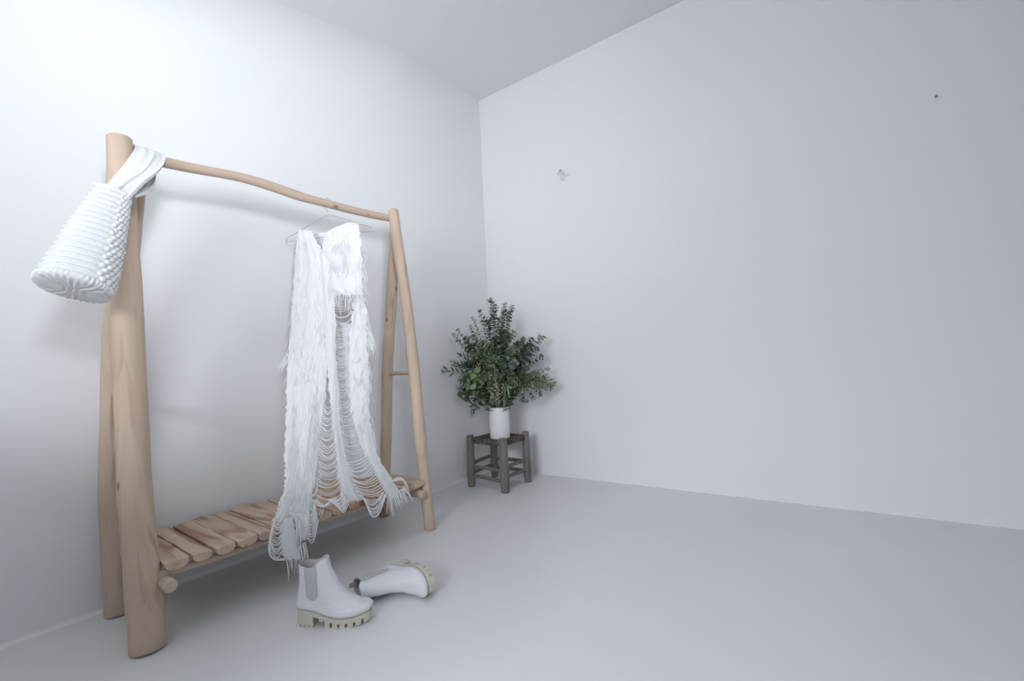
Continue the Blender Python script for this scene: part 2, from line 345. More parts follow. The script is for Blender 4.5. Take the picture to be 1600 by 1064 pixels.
DRESS = {
'front_panel':([[0.118,-1.538,1.506],[0.105,-1.543,1.439],[0.095,-1.548,1.354],[0.097,-1.561,1.259],[0.112,-1.579,1.164],[0.136,-1.598,1.071],[0.164,-1.629,0.962],[0.201,-1.657,0.864],[0.253,-1.692,0.753],[0.299,-1.718,0.672],[0.359,-1.756,0.577],[0.426,-1.796,0.488],[0.467,-1.82,0.441],[0.5,-1.847,0.399],[0.5,-1.865,0.357],[0.5,-1.881,0.319],[0.5,-1.889,0.293]],[[0.185,-1.511,1.498],[0.218,-1.497,1.426],[0.261,-1.481,1.337],[0.274,-1.486,1.243],[0.282,-1.498,1.151],[0.293,-1.512,1.061],[0.314,-1.528,0.954],[0.335,-1.546,0.855],[0.359,-1.574,0.743],[0.378,-1.602,0.66],[0.41,-1.636,0.56],[0.45,-1.676,0.465],[0.476,-1.698,0.413],[0.5,-1.725,0.367],[0.5,-1.727,0.317],[0.5,-1.724,0.271],[0.5,-1.728,0.243]]),
'bodice_back':([[0.122,-1.485,1.502],[0.133,-1.48,1.435],[0.153,-1.472,1.354],[0.177,-1.473,1.256],[0.2,-1.481,1.161]],[[0.325,-1.4,1.478],[0.322,-1.401,1.414],[0.325,-1.4,1.336],[0.334,-1.403,1.243],[0.34,-1.408,1.151]]),
'bodice_right':([[0.361,-1.443,1.509],[0.269,-1.479,1.481],[0.242,-1.491,1.444],[0.236,-1.493,1.385],[0.252,-1.489,1.322],[0.27,-1.489,1.259],[0.288,-1.489,1.205],[0.333,-1.473,1.171]],[[0.424,-1.418,1.501],[0.428,-1.416,1.462],[0.43,-1.415,1.423],[0.43,-1.415,1.364],[0.432,-1.416,1.304],[0.435,-1.417,1.244],[0.441,-1.417,1.193],[0.444,-1.417,1.163]]),
'strip_mid':([[0.215,-1.497,1.387],[0.235,-1.502,1.247],[0.265,-1.511,1.123],[0.293,-1.527,1.002],[0.324,-1.542,0.884],[0.358,-1.557,0.77],[0.393,-1.574,0.657],[0.426,-1.59,0.554],[0.452,-1.6,0.479],[0.474,-1.608,0.413],[0.495,-1.612,0.35],[0.498,-1.599,0.289]],[[0.286,-1.468,1.38],[0.298,-1.474,1.242],[0.316,-1.485,1.119],[0.336,-1.498,1.0],[0.357,-1.514,0.882],[0.384,-1.527,0.767],[0.41,-1.545,0.654],[0.44,-1.553,0.548],[0.462,-1.556,0.471],[0.481,-1.549,0.4],[0.496,-1.538,0.331],[0.498,-1.503,0.262]]),
'strip_right':([[0.373,-1.43,1.355],[0.388,-1.434,1.209],[0.389,-1.443,1.114],[0.388,-1.456,1.025],[0.39,-1.471,0.935],[0.403,-1.485,0.821],[0.421,-1.498,0.708],[0.438,-1.504,0.624],[0.46,-1.491,0.539],[0.472,-1.482,0.482],[0.486,-1.456,0.405],[0.493,-1.426,0.345],[0.496,-1.391,0.279],[0.496,-1.382,0.239]],[[0.423,-1.411,1.35],[0.437,-1.41,1.206],[0.447,-1.411,1.11],[0.452,-1.412,1.022],[0.456,-1.416,0.931],[0.463,-1.42,0.817],[0.469,-1.426,0.702],[0.474,-1.43,0.616],[0.481,-1.43,0.53],[0.487,-1.419,0.471],[0.495,-1.391,0.391],[0.498,-1.353,0.328],[0.496,-1.312,0.258],[0.496,-1.284,0.212]]),
'panel_rear':([[0.267,-1.457,1.049],[0.298,-1.476,0.882],[0.336,-1.502,0.706],[0.379,-1.523,0.539],[0.411,-1.524,0.429],[0.43,-1.513,0.358]],[[0.361,-1.395,1.043],[0.407,-1.376,0.875],[0.42,-1.376,0.695],[0.429,-1.384,0.518],[0.436,-1.382,0.401],[0.44,-1.381,0.327]]),
'hem_band':([[0.507,-1.743,0.338],[0.507,-1.728,0.316],[0.507,-1.713,0.301],[0.507,-1.685,0.299],[0.506,-1.659,0.309]],[[0.507,-1.715,0.33],[0.507,-1.699,0.308],[0.507,-1.674,0.291],[0.506,-1.654,0.29],[0.506,-1.639,0.304]]),
'tail_strap':([[0.52,-1.865,0.306],[0.52,-1.869,0.267],[0.52,-1.875,0.222],[0.52,-1.871,0.182],[0.519,-1.859,0.153]],[[0.52,-1.824,0.293],[0.52,-1.82,0.252],[0.519,-1.815,0.201],[0.519,-1.809,0.159],[0.519,-1.8,0.131]]),
'tail_flap':([[0.511,-1.834,0.314],[0.511,-1.82,0.273],[0.511,-1.807,0.233],[0.511,-1.793,0.199]],[[0.511,-1.738,0.285],[0.511,-1.742,0.248],[0.511,-1.755,0.216],[0.511,-1.77,0.191]]),
}
THREADS = {
'gap_left':[[[0.377,-1.597,0.69],[0.39,-1.595,0.674],[0.398,-1.59,0.668],[0.399,-1.582,0.671],[0.396,-1.569,0.685]],[[0.38,-1.6,0.68],[0.394,-1.599,0.661],[0.402,-1.594,0.653],[0.404,-1.585,0.657],[0.401,-1.572,0.672]],[[0.382,-1.603,0.669],[0.397,-1.602,0.651],[0.405,-1.597,0.643],[0.407,-1.586,0.648],[0.403,-1.573,0.663]],[[0.385,-1.606,0.66],[0.397,-1.603,0.648],[0.405,-1.596,0.645],[0.406,-1.586,0.65],[0.404,-1.572,0.664]],[[0.388,-1.61,0.649],[0.402,-1.607,0.632],[0.41,-1.601,0.625],[0.413,-1.591,0.626],[0.41,-1.577,0.639]],[[0.391,-1.613,0.639],[0.403,-1.609,0.627],[0.412,-1.602,0.622],[0.414,-1.592,0.622],[0.413,-1.579,0.629]],[[0.394,-1.616,0.629],[0.406,-1.612,0.618],[0.414,-1.604,0.613],[0.416,-1.593,0.616],[0.414,-1.578,0.626]],[[0.397,-1.619,0.62],[0.411,-1.616,0.604],[0.419,-1.608,0.598],[0.421,-1.596,0.601],[0.418,-1.58,0.615]],[[0.4,-1.623,0.61],[0.412,-1.617,0.6],[0.419,-1.608,0.597],[0.421,-1.596,0.601],[0.419,-1.581,0.613]],[[0.404,-1.626,0.6],[0.418,-1.622,0.583],[0.426,-1.614,0.576],[0.427,-1.6,0.581],[0.423,-1.583,0.598]],[[0.407,-1.63,0.59],[0.42,-1.624,0.578],[0.427,-1.615,0.572],[0.43,-1.602,0.573],[0.428,-1.587,0.581]],[[0.41,-1.633,0.581],[0.423,-1.627,0.568],[0.431,-1.618,0.562],[0.433,-1.604,0.562],[0.432,-1.588,0.57]],[[0.414,-1.637,0.571],[0.426,-1.63,0.559],[0.434,-1.62,0.554],[0.436,-1.606,0.555],[0.434,-1.589,0.563]],[[0.417,-1.64,0.562],[0.431,-1.634,0.545],[0.439,-1.624,0.54],[0.439,-1.608,0.545],[0.434,-1.589,0.562]],[[0.42,-1.644,0.553],[0.433,-1.636,0.54],[0.44,-1.625,0.536],[0.441,-1.609,0.539],[0.439,-1.591,0.549]],[[0.424,-1.648,0.543],[0.44,-1.642,0.522],[0.449,-1.631,0.513],[0.45,-1.615,0.514],[0.445,-1.595,0.527]],[[0.428,-1.652,0.533],[0.443,-1.644,0.515],[0.451,-1.632,0.507],[0.451,-1.615,0.511],[0.445,-1.593,0.528]],[[0.431,-1.655,0.525],[0.446,-1.647,0.507],[0.454,-1.635,0.498],[0.454,-1.617,0.501],[0.45,-1.596,0.514]],[[0.435,-1.659,0.515],[0.45,-1.65,0.496],[0.458,-1.638,0.488],[0.457,-1.619,0.493],[0.452,-1.596,0.509]],[[0.439,-1.662,0.507],[0.455,-1.654,0.484],[0.463,-1.641,0.475],[0.463,-1.622,0.477],[0.457,-1.599,0.492]],[[0.443,-1.667,0.497],[0.457,-1.656,0.481],[0.464,-1.642,0.472],[0.465,-1.624,0.471],[0.461,-1.601,0.48]],[[0.447,-1.67,0.488],[0.459,-1.659,0.475],[0.466,-1.643,0.468],[0.466,-1.623,0.469],[0.462,-1.601,0.478]],[[0.451,-1.673,0.479],[0.462,-1.661,0.467],[0.468,-1.645,0.462],[0.468,-1.625,0.463],[0.464,-1.601,0.471]],[[0.455,-1.678,0.47],[0.469,-1.666,0.453],[0.475,-1.65,0.444],[0.474,-1.628,0.446],[0.468,-1.602,0.459]],[[0.459,-1.681,0.462],[0.472,-1.669,0.444],[0.478,-1.652,0.437],[0.477,-1.629,0.44],[0.47,-1.603,0.453]],[[0.463,-1.686,0.453],[0.475,-1.671,0.437],[0.481,-1.654,0.43],[0.48,-1.631,0.43],[0.475,-1.605,0.439]],[[0.468,-1.689,0.445],[0.481,-1.676,0.425],[0.488,-1.659,0.415],[0.486,-1.635,0.414],[0.48,-1.608,0.423]],[[0.472,-1.693,0.436],[0.485,-1.679,0.418],[0.49,-1.66,0.409],[0.488,-1.636,0.409],[0.481,-1.607,0.42]],[[0.476,-1.696,0.428],[0.488,-1.681,0.411],[0.493,-1.662,0.403],[0.491,-1.637,0.399],[0.486,-1.61,0.405]],[[0.481,-1.701,0.419],[0.492,-1.684,0.403],[0.498,-1.665,0.392],[0.496,-1.64,0.388],[0.491,-1.61,0.391]],[[0.486,-1.705,0.411],[0.499,-1.69,0.388],[0.505,-1.669,0.375],[0.501,-1.642,0.374],[0.493,-1.611,0.385]],[[0.49,-1.71,0.403],[0.502,-1.693,0.381],[0.506,-1.671,0.372],[0.502,-1.641,0.372],[0.492,-1.608,0.386]],[[0.495,-1.715,0.394],[0.506,-1.697,0.374],[0.51,-1.673,0.363],[0.506,-1.644,0.362],[0.497,-1.61,0.371]],[[0.499,-1.719,0.387],[0.508,-1.698,0.371],[0.51,-1.673,0.363],[0.506,-1.643,0.361],[0.498,-1.609,0.366]],[[0.504,-1.725,0.379],[0.51,-1.702,0.353],[0.512,-1.675,0.341],[0.51,-1.645,0.341],[0.502,-1.611,0.355]],[[0.507,-1.729,0.371],[0.51,-1.703,0.345],[0.512,-1.675,0.333],[0.51,-1.644,0.332],[0.505,-1.61,0.345]],[[0.507,-1.73,0.361],[0.51,-1.703,0.331],[0.512,-1.675,0.315],[0.51,-1.643,0.311],[0.506,-1.608,0.322]],[[0.507,-1.73,0.352],[0.51,-1.703,0.329],[0.512,-1.673,0.316],[0.51,-1.64,0.313],[0.506,-1.605,0.321]]],
'gap_mid':[[[0.298,-1.478,1.226],[0.327,-1.47,1.212],[0.354,-1.459,1.208],[0.376,-1.447,1.214],[0.396,-1.432,1.232]],[[0.299,-1.479,1.212],[0.328,-1.471,1.2],[0.354,-1.461,1.198],[0.376,-1.447,1.207],[0.396,-1.432,1.226]],[[0.301,-1.481,1.198],[0.33,-1.472,1.181],[0.356,-1.463,1.176],[0.377,-1.45,1.183],[0.395,-1.435,1.2]],[[0.303,-1.482,1.184],[0.331,-1.474,1.17],[0.356,-1.463,1.168],[0.377,-1.45,1.178],[0.394,-1.436,1.2]],[[0.305,-1.483,1.17],[0.332,-1.475,1.162],[0.356,-1.465,1.162],[0.375,-1.452,1.171],[0.394,-1.436,1.186]],[[0.307,-1.484,1.156],[0.334,-1.477,1.14],[0.358,-1.467,1.135],[0.376,-1.454,1.143],[0.394,-1.439,1.163]],[[0.31,-1.486,1.142],[0.335,-1.478,1.127],[0.358,-1.469,1.124],[0.377,-1.455,1.133],[0.394,-1.44,1.154]],[[0.312,-1.487,1.128],[0.337,-1.479,1.119],[0.359,-1.469,1.118],[0.377,-1.456,1.124],[0.393,-1.443,1.137]],[[0.314,-1.489,1.114],[0.338,-1.481,1.108],[0.36,-1.47,1.108],[0.377,-1.458,1.115],[0.392,-1.443,1.127]],[[0.316,-1.49,1.1],[0.339,-1.482,1.096],[0.36,-1.472,1.097],[0.377,-1.459,1.105],[0.392,-1.445,1.118]],[[0.319,-1.492,1.086],[0.342,-1.485,1.07],[0.363,-1.475,1.066],[0.378,-1.463,1.073],[0.392,-1.448,1.094]],[[0.321,-1.493,1.072],[0.342,-1.485,1.069],[0.362,-1.475,1.071],[0.378,-1.462,1.077],[0.392,-1.448,1.089]],[[0.323,-1.495,1.06],[0.345,-1.488,1.047],[0.364,-1.478,1.043],[0.38,-1.466,1.047],[0.392,-1.452,1.061]],[[0.326,-1.496,1.046],[0.346,-1.489,1.039],[0.365,-1.479,1.039],[0.379,-1.467,1.045],[0.392,-1.453,1.058]],[[0.327,-1.498,1.032],[0.349,-1.491,1.018],[0.367,-1.482,1.014],[0.381,-1.469,1.022],[0.392,-1.455,1.041]],[[0.33,-1.499,1.018],[0.351,-1.492,1.009],[0.368,-1.483,1.008],[0.381,-1.471,1.016],[0.392,-1.457,1.03]],[[0.333,-1.501,1.004],[0.353,-1.494,0.992],[0.37,-1.485,0.992],[0.382,-1.473,1.002],[0.392,-1.458,1.023]],[[0.335,-1.503,0.991],[0.354,-1.496,0.984],[0.37,-1.487,0.984],[0.382,-1.474,0.993],[0.392,-1.46,1.01]],[[0.338,-1.504,0.977],[0.356,-1.498,0.97],[0.372,-1.489,0.969],[0.384,-1.478,0.973],[0.393,-1.464,0.983]],[[0.34,-1.506,0.964],[0.36,-1.5,0.949],[0.375,-1.492,0.945],[0.385,-1.48,0.952],[0.393,-1.466,0.971]],[[0.343,-1.508,0.95],[0.361,-1.502,0.937],[0.376,-1.494,0.934],[0.386,-1.482,0.942],[0.393,-1.467,0.96]],[[0.346,-1.509,0.937],[0.362,-1.503,0.93],[0.376,-1.494,0.931],[0.386,-1.482,0.939],[0.393,-1.469,0.955]],[[0.348,-1.511,0.923],[0.366,-1.506,0.912],[0.379,-1.497,0.911],[0.388,-1.485,0.921],[0.394,-1.47,0.941]],[[0.351,-1.513,0.91],[0.368,-1.507,0.902],[0.381,-1.498,0.902],[0.39,-1.486,0.91],[0.396,-1.472,0.926]],[[0.354,-1.515,0.897],[0.371,-1.51,0.882],[0.385,-1.501,0.877],[0.393,-1.489,0.883],[0.399,-1.475,0.9]],[[0.357,-1.516,0.884],[0.373,-1.511,0.873],[0.386,-1.502,0.87],[0.395,-1.49,0.874],[0.401,-1.477,0.887]],[[0.359,-1.518,0.87],[0.375,-1.513,0.859],[0.388,-1.504,0.857],[0.396,-1.491,0.865],[0.401,-1.477,0.882]],[[0.362,-1.52,0.857],[0.377,-1.513,0.85],[0.39,-1.505,0.85],[0.397,-1.492,0.857],[0.403,-1.478,0.869]],[[0.365,-1.522,0.844],[0.379,-1.515,0.839],[0.391,-1.506,0.84],[0.399,-1.493,0.846],[0.405,-1.48,0.857]],[[0.368,-1.524,0.831],[0.384,-1.518,0.817],[0.395,-1.509,0.815],[0.402,-1.496,0.824],[0.406,-1.481,0.844]],[[0.371,-1.525,0.818],[0.386,-1.52,0.806],[0.398,-1.51,0.803],[0.405,-1.498,0.807],[0.41,-1.484,0.821]],[[0.374,-1.527,0.805],[0.388,-1.52,0.798],[0.399,-1.511,0.797],[0.406,-1.499,0.803],[0.41,-1.485,0.816]],[[0.377,-1.529,0.792],[0.39,-1.522,0.787],[0.401,-1.512,0.789],[0.407,-1.499,0.797],[0.411,-1.486,0.81]],[[0.38,-1.531,0.779],[0.395,-1.525,0.765],[0.406,-1.516,0.761],[0.411,-1.504,0.768],[0.414,-1.489,0.785]],[[0.383,-1.532,0.767],[0.397,-1.526,0.755],[0.407,-1.517,0.754],[0.413,-1.504,0.761],[0.415,-1.489,0.779]],[[0.386,-1.534,0.753],[0.4,-1.528,0.741],[0.41,-1.519,0.739],[0.416,-1.507,0.745],[0.418,-1.492,0.759]],[[0.389,-1.536,0.74],[0.403,-1.53,0.729],[0.413,-1.521,0.726],[0.417,-1.508,0.732],[0.419,-1.493,0.748]],[[0.392,-1.538,0.728],[0.405,-1.531,0.718],[0.415,-1.522,0.716],[0.419,-1.509,0.724],[0.421,-1.494,0.741]],[[0.395,-1.539,0.715],[0.407,-1.533,0.708],[0.417,-1.523,0.707],[0.421,-1.51,0.715],[0.423,-1.496,0.729]],[[0.399,-1.541,0.702],[0.412,-1.535,0.691],[0.421,-1.525,0.688],[0.425,-1.513,0.693],[0.427,-1.497,0.708]],[[0.402,-1.543,0.69],[0.415,-1.536,0.678],[0.424,-1.526,0.676],[0.428,-1.512,0.684],[0.429,-1.495,0.703]],[[0.405,-1.545,0.677],[0.417,-1.537,0.667],[0.427,-1.526,0.665],[0.431,-1.512,0.67],[0.433,-1.496,0.684]],[[0.408,-1.547,0.665],[0.42,-1.538,0.657],[0.429,-1.526,0.658],[0.433,-1.511,0.666],[0.435,-1.494,0.682]],[[0.411,-1.548,0.652],[0.424,-1.54,0.643],[0.433,-1.528,0.642],[0.437,-1.512,0.648],[0.439,-1.494,0.665]],[[0.415,-1.55,0.639],[0.428,-1.54,0.628],[0.437,-1.528,0.625],[0.441,-1.512,0.632],[0.442,-1.494,0.648]],[[0.419,-1.55,0.627],[0.432,-1.541,0.615],[0.441,-1.529,0.612],[0.445,-1.512,0.617],[0.446,-1.494,0.632]],[[0.422,-1.551,0.615],[0.435,-1.541,0.605],[0.443,-1.528,0.603],[0.447,-1.511,0.609],[0.448,-1.493,0.624]],[[0.426,-1.552,0.602],[0.439,-1.542,0.589],[0.447,-1.529,0.585],[0.451,-1.512,0.59],[0.452,-1.493,0.605]],[[0.43,-1.553,0.59],[0.442,-1.542,0.578],[0.45,-1.529,0.575],[0.453,-1.511,0.582],[0.454,-1.491,0.598]],[[0.433,-1.554,0.578],[0.445,-1.543,0.565],[0.453,-1.529,0.561],[0.457,-1.512,0.564],[0.458,-1.492,0.577]],[[0.437,-1.554,0.565],[0.449,-1.544,0.55],[0.457,-1.529,0.544],[0.46,-1.511,0.548],[0.46,-1.491,0.563]],[[0.44,-1.555,0.553],[0.451,-1.543,0.543],[0.459,-1.528,0.541],[0.462,-1.51,0.545],[0.462,-1.489,0.557]],[[0.444,-1.555,0.54],[0.455,-1.543,0.529],[0.462,-1.528,0.527],[0.464,-1.508,0.533],[0.464,-1.486,0.549]],[[0.447,-1.557,0.529],[0.458,-1.542,0.517],[0.466,-1.527,0.513],[0.468,-1.507,0.515],[0.469,-1.485,0.524]],[[0.451,-1.557,0.516],[0.462,-1.543,0.503],[0.469,-1.525,0.499],[0.471,-1.504,0.502],[0.471,-1.481,0.515]],[[0.454,-1.558,0.504],[0.464,-1.542,0.497],[0.471,-1.523,0.493],[0.474,-1.502,0.494],[0.474,-1.477,0.501]],[[0.457,-1.558,0.492],[0.468,-1.542,0.48],[0.475,-1.523,0.475],[0.477,-1.5,0.477],[0.477,-1.474,0.487]],[[0.461,-1.559,0.48],[0.471,-1.541,0.47],[0.477,-1.52,0.465],[0.479,-1.497,0.467],[0.48,-1.471,0.476]],[[0.464,-1.559,0.468],[0.474,-1.541,0.453],[0.481,-1.52,0.448],[0.482,-1.495,0.451],[0.482,-1.467,0.462]],[[0.468,-1.558,0.456],[0.477,-1.54,0.442],[0.483,-1.517,0.436],[0.485,-1.491,0.438],[0.484,-1.463,0.449]]],
'gap_right':[[[0.479,-1.562,0.438],[0.486,-1.543,0.433],[0.491,-1.522,0.433],[0.491,-1.497,0.437],[0.491,-1.47,0.447]],[[0.481,-1.561,0.43],[0.489,-1.542,0.422],[0.493,-1.52,0.421],[0.494,-1.494,0.425],[0.492,-1.467,0.437]],[[0.483,-1.561,0.422],[0.492,-1.541,0.409],[0.496,-1.519,0.406],[0.496,-1.492,0.41],[0.494,-1.463,0.426]],[[0.486,-1.559,0.415],[0.494,-1.54,0.397],[0.498,-1.517,0.391],[0.498,-1.489,0.397],[0.495,-1.46,0.415]],[[0.488,-1.558,0.406],[0.495,-1.537,0.393],[0.499,-1.513,0.389],[0.499,-1.486,0.392],[0.497,-1.456,0.404]],[[0.489,-1.558,0.399],[0.498,-1.537,0.378],[0.502,-1.512,0.37],[0.501,-1.483,0.374],[0.498,-1.45,0.393]],[[0.491,-1.557,0.39],[0.5,-1.535,0.37],[0.504,-1.508,0.361],[0.503,-1.478,0.364],[0.5,-1.444,0.382]],[[0.493,-1.555,0.383],[0.5,-1.531,0.368],[0.504,-1.504,0.361],[0.503,-1.472,0.361],[0.501,-1.439,0.37]],[[0.495,-1.554,0.374],[0.503,-1.53,0.353],[0.506,-1.501,0.343],[0.505,-1.469,0.344],[0.502,-1.433,0.359]],[[0.497,-1.554,0.367],[0.504,-1.528,0.346],[0.507,-1.498,0.336],[0.506,-1.463,0.336],[0.503,-1.427,0.347]],[[0.499,-1.552,0.359],[0.505,-1.524,0.34],[0.508,-1.494,0.329],[0.507,-1.458,0.327],[0.504,-1.42,0.335]],[[0.5,-1.551,0.35],[0.507,-1.523,0.329],[0.509,-1.491,0.317],[0.507,-1.454,0.315],[0.504,-1.414,0.323]],[[0.502,-1.55,0.343],[0.509,-1.521,0.317],[0.511,-1.486,0.303],[0.508,-1.448,0.3],[0.505,-1.407,0.311]],[[0.504,-1.549,0.334],[0.509,-1.517,0.309],[0.511,-1.482,0.294],[0.509,-1.443,0.29],[0.505,-1.4,0.299]],[[0.505,-1.545,0.326],[0.509,-1.513,0.298],[0.51,-1.476,0.283],[0.509,-1.437,0.278],[0.505,-1.394,0.287]],[[0.506,-1.542,0.317],[0.509,-1.508,0.29],[0.51,-1.472,0.274],[0.509,-1.432,0.268],[0.505,-1.389,0.275]],[[0.506,-1.538,0.308],[0.509,-1.504,0.274],[0.51,-1.469,0.255],[0.509,-1.429,0.251],[0.505,-1.386,0.263]],[[0.506,-1.534,0.299],[0.509,-1.5,0.265],[0.51,-1.465,0.245],[0.509,-1.425,0.241],[0.505,-1.382,0.252]]],
'loops_right':[[[0.514,-1.523,0.297],[0.517,-1.501,0.265],[0.518,-1.476,0.249],[0.516,-1.448,0.247],[0.513,-1.418,0.263]],[[0.514,-1.52,0.293],[0.517,-1.499,0.257],[0.518,-1.474,0.24],[0.516,-1.445,0.242],[0.513,-1.414,0.262]],[[0.514,-1.518,0.289],[0.517,-1.496,0.251],[0.518,-1.471,0.235],[0.516,-1.442,0.242],[0.513,-1.41,0.271]],[[0.514,-1.516,0.285],[0.517,-1.494,0.238],[0.518,-1.469,0.217],[0.516,-1.44,0.22],[0.513,-1.408,0.251]],[[0.514,-1.513,0.281],[0.517,-1.491,0.236],[0.518,-1.466,0.219],[0.516,-1.436,0.232],[0.513,-1.403,0.276]],[[0.514,-1.511,0.277],[0.517,-1.489,0.224],[0.518,-1.463,0.204],[0.516,-1.434,0.216],[0.513,-1.4,0.264]],[[0.514,-1.508,0.273],[0.517,-1.487,0.217],[0.518,-1.461,0.196],[0.516,-1.43,0.212],[0.513,-1.396,0.266]],[[0.514,-1.506,0.269],[0.516,-1.484,0.207],[0.518,-1.458,0.184],[0.516,-1.428,0.202],[0.513,-1.393,0.262]],[[0.514,-1.503,0.265],[0.516,-1.482,0.2],[0.518,-1.456,0.179],[0.516,-1.424,0.201],[0.513,-1.389,0.269]]],
'loops_mid':[[[0.515,-1.678,0.316],[0.518,-1.665,0.304],[0.52,-1.65,0.301],[0.518,-1.633,0.305],[0.514,-1.614,0.319]],[[0.515,-1.675,0.316],[0.518,-1.662,0.302],[0.52,-1.647,0.299],[0.518,-1.63,0.304],[0.514,-1.612,0.32]],[[0.515,-1.672,0.316],[0.518,-1.659,0.3],[0.519,-1.644,0.296],[0.518,-1.627,0.302],[0.514,-1.608,0.321]],[[0.515,-1.668,0.316],[0.518,-1.655,0.295],[0.519,-1.641,0.288],[0.518,-1.624,0.293],[0.514,-1.605,0.312]],[[0.515,-1.665,0.317],[0.518,-1.652,0.293],[0.519,-1.638,0.286],[0.518,-1.62,0.292],[0.514,-1.602,0.314]],[[0.515,-1.661,0.317],[0.518,-1.649,0.289],[0.519,-1.635,0.278],[0.518,-1.617,0.284],[0.514,-1.599,0.307]],[[0.515,-1.658,0.317],[0.518,-1.646,0.286],[0.519,-1.631,0.275],[0.518,-1.614,0.28],[0.514,-1.596,0.306]],[[0.515,-1.654,0.317],[0.518,-1.642,0.282],[0.519,-1.628,0.269],[0.518,-1.612,0.274],[0.514,-1.593,0.3]],[[0.515,-1.651,0.317],[0.518,-1.639,0.278],[0.519,-1.625,0.262],[0.518,-1.609,0.267],[0.514,-1.59,0.293]],[[0.515,-1.647,0.317],[0.518,-1.636,0.276],[0.519,-1.622,0.257],[0.517,-1.606,0.263],[0.514,-1.586,0.292]],[[0.515,-1.644,0.317],[0.518,-1.632,0.274],[0.519,-1.618,0.255],[0.517,-1.602,0.261],[0.514,-1.583,0.293]],[[0.515,-1.64,0.317],[0.518,-1.629,0.27],[0.519,-1.615,0.248],[0.517,-1.599,0.253],[0.514,-1.58,0.286]]],
'loops_low':[[[0.515,-1.765,0.306],[0.519,-1.761,0.282],[0.52,-1.754,0.275],[0.518,-1.744,0.288],[0.515,-1.733,0.319]],[[0.515,-1.767,0.301],[0.519,-1.762,0.272],[0.52,-1.754,0.264],[0.518,-1.744,0.277],[0.515,-1.732,0.311]],[[0.515,-1.768,0.297],[0.518,-1.763,0.263],[0.52,-1.755,0.252],[0.518,-1.743,0.265],[0.515,-1.73,0.303]],[[0.515,-1.77,0.292],[0.518,-1.763,0.253],[0.52,-1.755,0.241],[0.518,-1.743,0.254],[0.515,-1.729,0.295]],[[0.515,-1.771,0.288],[0.518,-1.764,0.244],[0.52,-1.755,0.229],[0.518,-1.743,0.243],[0.515,-1.728,0.287]],[[0.515,-1.773,0.284],[0.518,-1.765,0.234],[0.52,-1.756,0.217],[0.518,-1.742,0.232],[0.515,-1.726,0.28]],[[0.515,-1.774,0.28],[0.518,-1.766,0.226],[0.52,-1.756,0.206],[0.518,-1.742,0.222],[0.515,-1.725,0.272]],[[0.515,-1.776,0.275],[0.518,-1.766,0.217],[0.52,-1.756,0.195],[0.518,-1.741,0.21],[0.515,-1.724,0.264]],[[0.515,-1.777,0.271],[0.518,-1.767,0.207],[0.52,-1.756,0.183],[0.518,-1.741,0.199],[0.515,-1.722,0.256]],[[0.515,-1.779,0.266],[0.518,-1.768,0.198],[0.52,-1.756,0.172],[0.518,-1.74,0.188],[0.515,-1.721,0.248]]],
'loops_tail':[[[0.525,-1.895,0.316],[0.528,-1.889,0.303],[0.53,-1.882,0.297],[0.528,-1.873,0.301],[0.524,-1.862,0.313]],[[0.525,-1.896,0.306],[0.528,-1.891,0.292],[0.53,-1.885,0.287],[0.528,-1.876,0.291],[0.524,-1.866,0.304]],[[0.525,-1.898,0.298],[0.528,-1.892,0.281],[0.53,-1.884,0.275],[0.528,-1.874,0.279],[0.524,-1.864,0.294]],[[0.525,-1.9,0.289],[0.528,-1.893,0.273],[0.529,-1.884,0.267],[0.528,-1.873,0.27],[0.524,-1.861,0.283]],[[0.525,-1.902,0.28],[0.528,-1.896,0.263],[0.529,-1.888,0.257],[0.528,-1.877,0.26],[0.524,-1.866,0.275]],[[0.525,-1.904,0.27],[0.528,-1.898,0.257],[0.529,-1.89,0.253],[0.528,-1.879,0.255],[0.524,-1.869,0.265]],[[0.524,-1.906,0.261],[0.528,-1.898,0.246],[0.529,-1.889,0.239],[0.528,-1.877,0.242],[0.524,-1.865,0.254]],[[0.524,-1.908,0.252],[0.528,-1.901,0.237],[0.529,-1.892,0.231],[0.528,-1.88,0.233],[0.524,-1.868,0.245]],[[0.524,-1.91,0.244],[0.528,-1.901,0.229],[0.529,-1.89,0.222],[0.527,-1.877,0.224],[0.524,-1.863,0.235]],[[0.524,-1.912,0.235],[0.528,-1.903,0.22],[0.529,-1.893,0.215],[0.527,-1.88,0.216],[0.524,-1.867,0.226]],[[0.524,-1.911,0.225],[0.528,-1.903,0.207],[0.529,-1.893,0.2],[0.527,-1.881,0.202],[0.524,-1.868,0.216]],[[0.524,-1.911,0.215],[0.528,-1.902,0.197],[0.529,-1.893,0.19],[0.527,-1.881,0.193],[0.524,-1.868,0.206]],[[0.524,-1.91,0.205],[0.527,-1.901,0.189],[0.529,-1.891,0.182],[0.527,-1.878,0.184],[0.524,-1.865,0.195]],[[0.524,-1.909,0.195],[0.527,-1.902,0.177],[0.529,-1.893,0.171],[0.527,-1.882,0.173],[0.524,-1.87,0.187]],[[0.525,-1.893,0.306],[0.524,-1.908,0.251],[0.524,-1.915,0.198],[0.524,-1.902,0.171],[0.524,-1.861,0.153]],[[0.525,-1.895,0.306],[0.524,-1.911,0.252],[0.524,-1.916,0.199],[0.524,-1.902,0.169],[0.524,-1.861,0.15]],[[0.525,-1.897,0.307],[0.524,-1.913,0.252],[0.524,-1.917,0.199],[0.524,-1.902,0.166],[0.524,-1.861,0.148]]],
